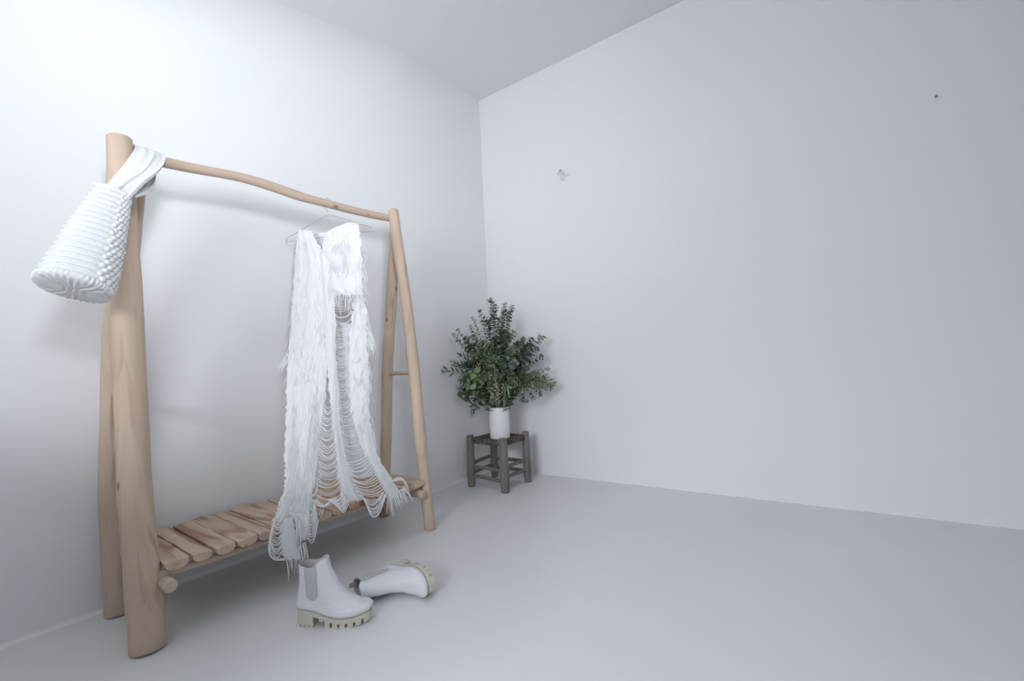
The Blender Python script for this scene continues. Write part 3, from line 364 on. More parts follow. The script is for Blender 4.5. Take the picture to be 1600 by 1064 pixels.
'gathers':[[[0.385,-1.448,1.453],[0.313,-1.48,1.404],[0.294,-1.487,1.346],[0.285,-1.493,1.281]],[[0.382,-1.449,1.453],[0.32,-1.477,1.403],[0.302,-1.484,1.345],[0.295,-1.493,1.253]],[[0.38,-1.45,1.453],[0.327,-1.474,1.402],[0.311,-1.481,1.344],[0.301,-1.487,1.287]],[[0.378,-1.451,1.454],[0.334,-1.471,1.401],[0.319,-1.477,1.343],[0.308,-1.482,1.294]],[[0.376,-1.452,1.454],[0.341,-1.468,1.4],[0.327,-1.474,1.342],[0.317,-1.48,1.277]],[[0.371,-1.454,1.454],[0.348,-1.465,1.4],[0.336,-1.47,1.341],[0.327,-1.479,1.259]],[[0.372,-1.453,1.454],[0.356,-1.462,1.399],[0.344,-1.467,1.341],[0.333,-1.472,1.297]],[[0.368,-1.455,1.455],[0.363,-1.459,1.398],[0.352,-1.464,1.34],[0.341,-1.469,1.283]],[[0.368,-1.455,1.455],[0.37,-1.456,1.397],[0.361,-1.461,1.339],[0.351,-1.468,1.258]],[[0.361,-1.458,1.456],[0.378,-1.454,1.396],[0.369,-1.458,1.338],[0.357,-1.463,1.282]],[[0.359,-1.459,1.456],[0.385,-1.451,1.396],[0.376,-1.454,1.337],[0.367,-1.462,1.247]],[[0.357,-1.46,1.456],[0.392,-1.448,1.395],[0.384,-1.451,1.336],[0.374,-1.457,1.264]]],
'fringe_tail':[[[0.519,-1.856,0.162],[0.521,-1.85,0.113],[0.519,-1.849,0.066]],[[0.519,-1.852,0.163],[0.521,-1.852,0.124],[0.519,-1.843,0.081]],[[0.519,-1.848,0.164],[0.521,-1.844,0.134],[0.519,-1.846,0.107]],[[0.519,-1.844,0.165],[0.521,-1.84,0.135],[0.519,-1.84,0.107]],[[0.519,-1.84,0.166],[0.521,-1.833,0.134],[0.519,-1.834,0.104]],[[0.519,-1.837,0.168],[0.521,-1.836,0.131],[0.519,-1.833,0.093]],[[0.519,-1.833,0.169],[0.521,-1.824,0.122],[0.519,-1.828,0.08]],[[0.519,-1.829,0.17],[0.521,-1.821,0.146],[0.519,-1.824,0.124]],[[0.519,-1.825,0.171],[0.521,-1.818,0.134],[0.519,-1.817,0.098]],[[0.519,-1.821,0.173],[0.521,-1.812,0.136],[0.519,-1.818,0.105]],[[0.519,-1.817,0.174],[0.521,-1.809,0.125],[0.519,-1.819,0.084]],[[0.519,-1.813,0.175],[0.521,-1.805,0.143],[0.519,-1.816,0.119]],[[0.519,-1.809,0.176],[0.521,-1.803,0.132],[0.519,-1.806,0.091]],[[0.519,-1.805,0.178],[0.521,-1.797,0.146],[0.519,-1.791,0.115]],[[0.519,-1.801,0.179],[0.521,-1.797,0.152],[0.519,-1.794,0.125]],[[0.519,-1.797,0.18],[0.521,-1.796,0.131],[0.519,-1.8,0.084]],[[0.519,-1.794,0.181],[0.521,-1.785,0.143],[0.519,-1.797,0.111]],[[0.519,-1.79,0.183],[0.521,-1.781,0.152],[0.519,-1.778,0.123]],[[0.519,-1.786,0.184],[0.521,-1.787,0.147],[0.519,-1.776,0.104]],[[0.519,-1.782,0.185],[0.52,-1.772,0.136],[0.519,-1.773,0.09]],[[0.521,-1.815,0.295],[0.522,-1.815,0.238],[0.52,-1.824,0.148]],[[0.521,-1.812,0.292],[0.522,-1.812,0.237],[0.52,-1.819,0.157]],[[0.521,-1.809,0.288],[0.522,-1.809,0.236],[0.52,-1.807,0.148]],[[0.521,-1.806,0.285],[0.522,-1.806,0.235],[0.52,-1.813,0.176]],[[0.52,-1.803,0.282],[0.522,-1.803,0.234],[0.52,-1.8,0.18]],[[0.52,-1.8,0.278],[0.522,-1.8,0.233],[0.52,-1.802,0.165]],[[0.52,-1.797,0.275],[0.522,-1.797,0.232],[0.52,-1.805,0.153]],[[0.52,-1.794,0.272],[0.522,-1.794,0.231],[0.52,-1.802,0.183]],[[0.52,-1.791,0.269],[0.522,-1.791,0.23],[0.52,-1.795,0.183]]],
'fringe_right':[[[0.501,-1.375,0.244],[0.507,-1.383,0.217],[0.505,-1.387,0.169]],[[0.501,-1.372,0.244],[0.507,-1.364,0.207],[0.505,-1.353,0.148]],[[0.501,-1.368,0.245],[0.507,-1.373,0.221],[0.505,-1.373,0.177]],[[0.501,-1.364,0.246],[0.507,-1.365,0.218],[0.505,-1.361,0.169]],[[0.501,-1.361,0.246],[0.507,-1.357,0.211],[0.505,-1.35,0.152]],[[0.501,-1.357,0.247],[0.507,-1.354,0.231],[0.505,-1.348,0.196]],[[0.501,-1.353,0.248],[0.507,-1.343,0.228],[0.505,-1.329,0.189]],[[0.501,-1.35,0.248],[0.507,-1.341,0.222],[0.505,-1.328,0.174]],[[0.501,-1.346,0.249],[0.507,-1.33,0.22],[0.505,-1.31,0.17]],[[0.501,-1.342,0.249],[0.507,-1.332,0.229],[0.505,-1.317,0.189]],[[0.501,-1.338,0.25],[0.507,-1.329,0.23],[0.505,-1.315,0.191]],[[0.501,-1.335,0.251],[0.507,-1.321,0.225],[0.505,-1.302,0.178]],[[0.501,-1.331,0.251],[0.507,-1.329,0.235],[0.505,-1.324,0.2]],[[0.501,-1.327,0.252],[0.507,-1.32,0.224],[0.505,-1.31,0.175]],[[0.501,-1.323,0.253],[0.507,-1.32,0.227],[0.505,-1.313,0.18]],[[0.501,-1.32,0.253],[0.506,-1.304,0.238],[0.505,-1.285,0.205]],[[0.501,-1.316,0.254],[0.506,-1.3,0.239],[0.505,-1.279,0.206]],[[0.501,-1.312,0.255],[0.506,-1.308,0.233],[0.505,-1.3,0.191]],[[0.502,-1.308,0.255],[0.506,-1.301,0.227],[0.505,-1.29,0.177]],[[0.502,-1.304,0.256],[0.506,-1.291,0.238],[0.505,-1.273,0.202]],[[0.502,-1.302,0.257],[0.506,-1.279,0.244],[0.505,-1.252,0.213]],[[0.502,-1.298,0.257],[0.507,-1.277,0.245],[0.505,-1.25,0.215]],[[0.502,-1.294,0.258],[0.506,-1.285,0.23],[0.505,-1.274,0.181]],[[0.502,-1.29,0.259],[0.507,-1.269,0.243],[0.505,-1.242,0.21]],[[0.503,-1.286,0.259],[0.506,-1.277,0.232],[0.505,-1.265,0.183]],[[0.503,-1.282,0.26],[0.506,-1.261,0.233],[0.505,-1.234,0.184]],[[0.503,-1.351,0.307],[0.506,-1.317,0.317],[0.506,-1.283,0.297],[0.502,-1.264,0.249]],[[0.503,-1.348,0.306],[0.506,-1.313,0.313],[0.506,-1.28,0.291],[0.502,-1.29,0.253]],[[0.503,-1.344,0.306],[0.506,-1.31,0.309],[0.506,-1.276,0.286],[0.502,-1.256,0.241]],[[0.503,-1.341,0.305],[0.506,-1.306,0.305],[0.506,-1.273,0.281],[0.501,-1.282,0.245]],[[0.504,-1.338,0.304],[0.506,-1.302,0.301],[0.505,-1.268,0.275],[0.501,-1.248,0.233]]],
'wisps':[[[0.427,-1.418,1.224],[0.442,-1.414,1.2],[0.442,-1.413,1.177]],[[0.445,-1.42,1.051],[0.46,-1.415,1.027],[0.461,-1.411,1.005]],[[0.426,-1.418,1.227],[0.448,-1.412,1.195],[0.452,-1.409,1.165]],[[0.451,-1.423,0.963],[0.467,-1.415,0.935],[0.469,-1.412,0.909]],[[0.459,-1.427,0.841],[0.47,-1.422,0.816],[0.469,-1.421,0.793]],[[0.106,-1.543,1.353],[0.086,-1.554,1.338],[0.077,-1.558,1.322]],[[0.454,-1.424,0.921],[0.468,-1.417,0.906],[0.469,-1.413,0.891]],[[0.479,-1.437,0.568],[0.488,-1.427,0.543],[0.488,-1.422,0.518]],[[0.107,-1.55,1.289],[0.096,-1.561,1.27],[0.093,-1.565,1.251]],[[0.448,-1.421,1.005],[0.461,-1.416,0.986],[0.462,-1.414,0.968]],[[0.133,-1.582,1.122],[0.129,-1.595,1.1],[0.131,-1.599,1.078]],[[0.181,-1.63,0.936],[0.187,-1.649,0.901],[0.197,-1.659,0.865]],[[0.484,-1.434,0.527],[0.492,-1.424,0.496],[0.491,-1.42,0.465]],[[0.367,-1.753,0.568],[0.383,-1.774,0.546],[0.398,-1.786,0.523]],[[0.466,-1.43,0.753],[0.475,-1.424,0.734],[0.475,-1.422,0.716]],[[0.107,-1.543,1.36],[0.092,-1.551,1.344],[0.087,-1.553,1.327]],[[0.381,-1.762,0.549],[0.392,-1.782,0.534],[0.401,-1.791,0.518]],[[0.44,-1.419,1.096],[0.454,-1.416,1.064],[0.454,-1.415,1.032]],[[0.436,-1.419,1.133],[0.455,-1.414,1.096],[0.458,-1.411,1.059]],[[0.451,-1.422,0.966],[0.462,-1.418,0.95],[0.461,-1.416,0.935]],[[0.293,-1.706,0.69],[0.294,-1.723,0.677],[0.298,-1.73,0.664]],[[0.488,-1.431,0.483],[0.494,-1.424,0.459],[0.493,-1.422,0.437]],[[0.422,-1.417,1.286],[0.445,-1.41,1.257],[0.45,-1.407,1.231]],[[0.105,-1.544,1.334],[0.093,-1.554,1.318],[0.087,-1.556,1.301]],[[0.105,-1.545,1.327],[0.095,-1.555,1.302],[0.093,-1.559,1.277]],[[0.106,-1.544,1.336],[0.099,-1.555,1.296],[0.1,-1.56,1.255]],[[0.19,-1.636,0.913],[0.195,-1.651,0.887],[0.203,-1.658,0.86]],[[0.141,-1.589,1.088],[0.133,-1.608,1.06],[0.132,-1.616,1.033]],[[0.461,-1.428,0.819],[0.471,-1.424,0.799],[0.469,-1.422,0.78]],[[0.457,-1.426,0.87],[0.47,-1.42,0.842],[0.471,-1.417,0.813]],[[0.462,-1.429,0.796],[0.474,-1.423,0.76],[0.474,-1.421,0.724]],[[0.452,-1.423,0.949],[0.463,-1.419,0.929],[0.463,-1.417,0.909]],[[0.141,-1.589,1.09],[0.135,-1.608,1.056],[0.137,-1.617,1.023]],[[0.14,-1.589,1.089],[0.135,-1.601,1.072],[0.135,-1.605,1.056]],[[0.106,-1.549,1.305],[0.098,-1.56,1.274],[0.099,-1.564,1.245]],[[0.421,-1.417,1.295],[0.436,-1.414,1.277],[0.436,-1.412,1.261]],[[0.135,-1.584,1.114],[0.127,-1.597,1.097],[0.126,-1.601,1.079]],[[0.443,-1.419,1.069],[0.464,-1.412,1.039],[0.467,-1.407,1.012]],[[0.464,-1.43,0.77],[0.476,-1.422,0.742],[0.477,-1.419,0.714]],[[0.473,-1.439,0.631],[0.484,-1.428,0.594],[0.485,-1.423,0.557]],[[0.26,-1.685,0.751],[0.271,-1.705,0.722],[0.283,-1.717,0.692]],[[0.109,-1.556,1.261],[0.101,-1.566,1.242],[0.1,-1.569,1.221]],[[0.25,-1.678,0.772],[0.249,-1.696,0.758],[0.25,-1.703,0.743]],[[0.207,-1.648,0.871],[0.207,-1.661,0.856],[0.21,-1.665,0.841]],[[0.446,-1.42,1.03],[0.463,-1.414,0.993],[0.466,-1.411,0.955]],[[0.124,-1.573,1.165],[0.118,-1.586,1.141],[0.119,-1.591,1.117]],[[0.418,-1.417,1.34],[0.439,-1.411,1.302],[0.443,-1.408,1.268]],[[0.423,-1.417,1.264],[0.444,-1.412,1.243],[0.448,-1.408,1.225]],[[0.452,-1.423,0.952],[0.464,-1.42,0.918],[0.464,-1.418,0.885]],[[0.444,-1.42,1.066],[0.46,-1.414,1.039],[0.461,-1.411,1.013]],[[0.451,-1.423,0.956],[0.467,-1.417,0.918],[0.469,-1.414,0.882]],[[0.486,-1.432,0.499],[0.494,-1.417,0.481],[0.494,-1.41,0.463]],[[0.165,-1.614,0.992],[0.172,-1.631,0.954],[0.183,-1.639,0.916]],[[0.459,-1.427,0.838],[0.472,-1.421,0.802],[0.473,-1.419,0.767]],[[0.121,-1.571,1.18],[0.111,-1.584,1.16],[0.109,-1.588,1.14]],[[0.446,-1.42,1.03],[0.461,-1.415,1.009],[0.462,-1.412,0.989]],[[0.437,-1.418,1.127],[0.457,-1.413,1.091],[0.461,-1.408,1.056]],[[0.228,-1.663,0.82],[0.226,-1.682,0.803],[0.227,-1.689,0.787]],[[0.184,-1.632,0.929],[0.185,-1.645,0.911],[0.188,-1.649,0.893]],[[0.468,-1.433,0.716],[0.48,-1.421,0.696],[0.481,-1.415,0.676]],[[0.444,-1.42,1.06],[0.462,-1.414,1.023],[0.464,-1.41,0.989]],[[0.302,-1.712,0.673],[0.304,-1.728,0.662],[0.307,-1.735,0.65]],[[0.217,-1.655,0.846],[0.22,-1.671,0.824],[0.226,-1.679,0.801]],[[0.106,-1.543,1.358],[0.091,-1.553,1.334],[0.087,-1.555,1.31]],[[0.261,-1.686,0.749],[0.271,-1.71,0.717],[0.284,-1.724,0.684]],[[0.482,-1.435,0.54],[0.491,-1.424,0.508],[0.491,-1.42,0.478]],[[0.301,-1.711,0.675],[0.31,-1.733,0.652],[0.32,-1.745,0.628]],[[0.194,-1.639,0.901],[0.195,-1.652,0.886],[0.198,-1.656,0.869]],[[0.446,-1.42,1.031],[0.464,-1.413,0.998],[0.467,-1.409,0.965]],[[0.442,-1.419,1.075],[0.461,-1.412,1.052],[0.464,-1.408,1.031]],[[0.422,-1.417,1.285],[0.446,-1.41,1.252],[0.451,-1.406,1.222]],[[0.48,-1.437,0.562],[0.49,-1.424,0.527],[0.49,-1.419,0.493]],[[0.226,-1.661,0.825],[0.226,-1.682,0.801],[0.232,-1.693,0.776]],[[0.436,-1.419,1.135],[0.452,-1.415,1.107],[0.454,-1.412,1.079]],[[0.109,-1.542,1.381],[0.091,-1.551,1.362],[0.082,-1.553,1.343]],[[0.48,-1.437,0.56],[0.489,-1.427,0.531],[0.488,-1.424,0.502]],[[0.424,-1.417,1.252],[0.445,-1.412,1.222],[0.449,-1.409,1.194]],[[0.447,-1.42,1.015],[0.462,-1.416,0.995],[0.462,-1.413,0.975]],[[0.439,-1.419,1.11],[0.453,-1.416,1.073],[0.453,-1.415,1.037]],[[0.463,-1.429,0.789],[0.472,-1.424,0.769],[0.472,-1.423,0.749]],[[0.459,-1.427,0.847],[0.474,-1.418,0.811],[0.476,-1.414,0.776]],[[0.165,-1.614,0.994],[0.159,-1.633,0.968],[0.161,-1.642,0.941]],[[0.138,-1.587,1.099],[0.129,-1.605,1.069],[0.13,-1.615,1.04]],[[0.117,-1.565,1.207],[0.105,-1.577,1.189],[0.102,-1.582,1.171]],[[0.223,-1.66,0.832],[0.222,-1.676,0.815],[0.225,-1.684,0.797]],[[0.175,-1.633,0.935],[0.175,-1.652,0.904],[0.192,-1.685,0.834]],[[0.176,-1.633,0.933],[0.17,-1.658,0.901],[0.188,-1.69,0.831]],[[0.177,-1.634,0.93],[0.18,-1.652,0.898],[0.184,-1.694,0.831]],[[0.179,-1.635,0.927],[0.179,-1.655,0.896],[0.189,-1.675,0.851]],[[0.18,-1.635,0.924],[0.18,-1.655,0.892],[0.192,-1.679,0.843]],[[0.181,-1.636,0.921],[0.176,-1.66,0.89],[0.168,-1.69,0.854]],[[0.183,-1.637,0.917],[0.177,-1.661,0.887],[0.176,-1.695,0.839]],[[0.183,-1.638,0.915],[0.179,-1.662,0.884],[0.193,-1.683,0.834]],[[0.184,-1.639,0.912],[0.186,-1.658,0.881],[0.195,-1.682,0.834]],[[0.186,-1.639,0.909],[0.189,-1.657,0.878],[0.197,-1.678,0.837]],[[0.187,-1.64,0.906],[0.19,-1.658,0.875],[0.165,-1.691,0.856]],[[0.188,-1.64,0.903],[0.184,-1.665,0.873],[0.172,-1.692,0.847]],[[0.189,-1.641,0.9],[0.188,-1.663,0.87],[0.191,-1.685,0.834]],[[0.191,-1.642,0.898],[0.187,-1.666,0.867],[0.181,-1.69,0.841]],[[0.192,-1.643,0.895],[0.19,-1.665,0.864],[0.174,-1.695,0.84]],[[0.193,-1.644,0.892],[0.192,-1.666,0.861],[0.187,-1.683,0.843]],[[0.456,-1.41,1.036],[0.476,-1.402,0.976],[0.489,-1.393,0.931]],[[0.456,-1.412,1.03],[0.475,-1.402,0.972],[0.484,-1.397,0.921]],[[0.456,-1.412,1.024],[0.471,-1.406,0.968],[0.479,-1.401,0.918]],[[0.456,-1.412,1.019],[0.475,-1.403,0.963],[0.488,-1.394,0.917]],[[0.457,-1.412,1.013],[0.472,-1.406,0.959],[0.48,-1.402,0.903]],[[0.456,-1.413,1.007],[0.476,-1.404,0.954],[0.481,-1.4,0.921]],[[0.456,-1.413,1.001],[0.473,-1.406,0.95],[0.487,-1.396,0.911]],[[0.457,-1.413,0.995],[0.471,-1.408,0.946],[0.479,-1.402,0.924]],[[0.457,-1.413,0.989],[0.475,-1.404,0.941],[0.472,-1.408,0.922]],[[0.457,-1.414,0.983],[0.471,-1.408,0.937],[0.48,-1.402,0.889]],[[0.457,-1.414,0.977],[0.474,-1.406,0.932],[0.478,-1.404,0.892]],[[0.457,-1.415,0.971],[0.471,-1.409,0.928],[0.477,-1.405,0.898]],[[0.457,-1.415,0.966],[0.47,-1.409,0.923],[0.485,-1.397,0.918]],[[0.457,-1.415,0.96],[0.47,-1.409,0.919],[0.475,-1.405,0.914]],[[0.457,-1.416,0.954],[0.473,-1.408,0.915],[0.48,-1.4,0.932]],[[0.458,-1.416,0.948],[0.472,-1.409,0.911],[0.489,-1.393,0.914]],[[0.369,-1.467,1.18],[0.37,-1.473,1.157],[0.372,-1.468,1.135]],[[0.439,-1.43,1.211],[0.445,-1.434,1.16],[0.446,-1.429,1.11]],[[0.344,-1.478,1.186],[0.351,-1.487,1.132],[0.357,-1.485,1.08]],[[0.384,-1.46,1.175],[0.395,-1.463,1.135],[0.397,-1.459,1.095]],[[0.357,-1.469,1.209],[0.369,-1.469,1.188],[0.363,-1.467,1.17]],[[0.422,-1.439,1.196],[0.433,-1.441,1.154],[0.416,-1.446,1.115]],[[0.316,-1.486,1.224],[0.322,-1.494,1.172],[0.327,-1.494,1.12]],[[0.373,-1.464,1.186],[0.379,-1.472,1.135],[0.386,-1.467,1.084]],[[0.358,-1.472,1.177],[0.363,-1.482,1.122],[0.357,-1.487,1.068]],[[0.289,-1.496,1.233],[0.291,-1.502,1.214],[0.303,-1.493,1.194]],[[0.329,-1.481,1.212],[0.329,-1.489,1.185],[0.32,-1.49,1.16]],[[0.304,-1.488,1.244],[0.309,-1.495,1.207],[0.298,-1.499,1.172]],[[0.395,-1.453,1.187],[0.4,-1.458,1.162],[0.401,-1.451,1.138]],[[0.345,-1.476,1.194],[0.353,-1.48,1.167],[0.337,-1.485,1.144]],[[0.439,-1.43,1.217],[0.445,-1.434,1.176],[0.437,-1.433,1.138]],[[0.412,-1.444,1.199],[0.417,-1.449,1.154],[0.411,-1.449,1.11]],[[0.408,-1.447,1.183],[0.411,-1.453,1.152],[0.402,-1.453,1.122]],[[0.431,-1.435,1.191],[0.43,-1.443,1.144],[0.441,-1.432,1.098]],[[0.366,-1.466,1.203],[0.374,-1.469,1.18],[0.375,-1.463,1.159]],[[0.338,-1.482,1.179],[0.35,-1.485,1.145],[0.35,-1.483,1.113]],[[0.296,-1.495,1.226],[0.304,-1.504,1.171],[0.297,-1.51,1.118]],[[0.43,-1.434,1.212],[0.439,-1.436,1.175],[0.437,-1.432,1.142]],[[0.426,-1.438,1.185],[0.438,-1.44,1.138],[0.435,-1.437,1.093]],[[0.375,-1.463,1.189],[0.391,-1.465,1.132],[0.389,-1.466,1.077]],[[0.372,-1.462,1.21],[0.38,-1.468,1.158],[0.368,-1.474,1.107]],[[0.39,-1.457,1.179],[0.398,-1.46,1.148],[0.392,-1.459,1.118]],[[0.394,-1.452,1.208],[0.399,-1.458,1.154],[0.41,-1.451,1.099]],[[0.343,-1.479,1.185],[0.359,-1.482,1.136],[0.351,-1.486,1.09]],[[0.419,-1.44,1.21],[0.426,-1.442,1.18],[0.43,-1.435,1.15]],[[0.289,-1.498,1.224],[0.301,-1.505,1.171],[0.299,-1.509,1.119]],[[0.419,-1.44,1.195],[0.422,-1.445,1.171],[0.426,-1.437,1.148]],[[0.394,-1.452,1.195],[0.408,-1.452,1.176],[0.384,-1.458,1.16]],[[0.334,-1.479,1.211],[0.346,-1.485,1.154],[0.34,-1.49,1.101]],[[0.411,-1.444,1.203],[0.421,-1.446,1.162],[0.414,-1.446,1.123]],[[0.378,-1.462,1.184],[0.38,-1.471,1.136],[0.374,-1.474,1.089]],[[0.393,-1.455,1.176],[0.397,-1.464,1.124],[0.397,-1.462,1.073]],[[0.331,-1.482,1.2],[0.336,-1.49,1.158],[0.339,-1.488,1.116]],[[0.448,-1.428,1.185],[0.448,-1.432,1.159],[0.437,-1.432,1.134]],[[0.284,-1.495,1.262],[0.287,-1.506,1.205],[0.303,-1.5,1.149]],[[0.385,-1.459,1.182],[0.388,-1.468,1.13],[0.393,-1.463,1.078]],[[0.399,-1.45,1.204],[0.4,-1.456,1.177],[0.403,-1.449,1.15]],[[0.337,-1.479,1.2],[0.339,-1.49,1.153],[0.35,-1.484,1.106]],[[0.449,-1.426,1.196],[0.451,-1.431,1.156],[0.457,-1.422,1.116]],[[0.326,-1.486,1.19],[0.334,-1.492,1.152],[0.334,-1.491,1.115]],[[0.319,-1.484,1.229],[0.326,-1.49,1.189],[0.332,-1.486,1.15]],[[0.288,-1.493,1.256],[0.295,-1.502,1.204],[0.297,-1.503,1.154]]],
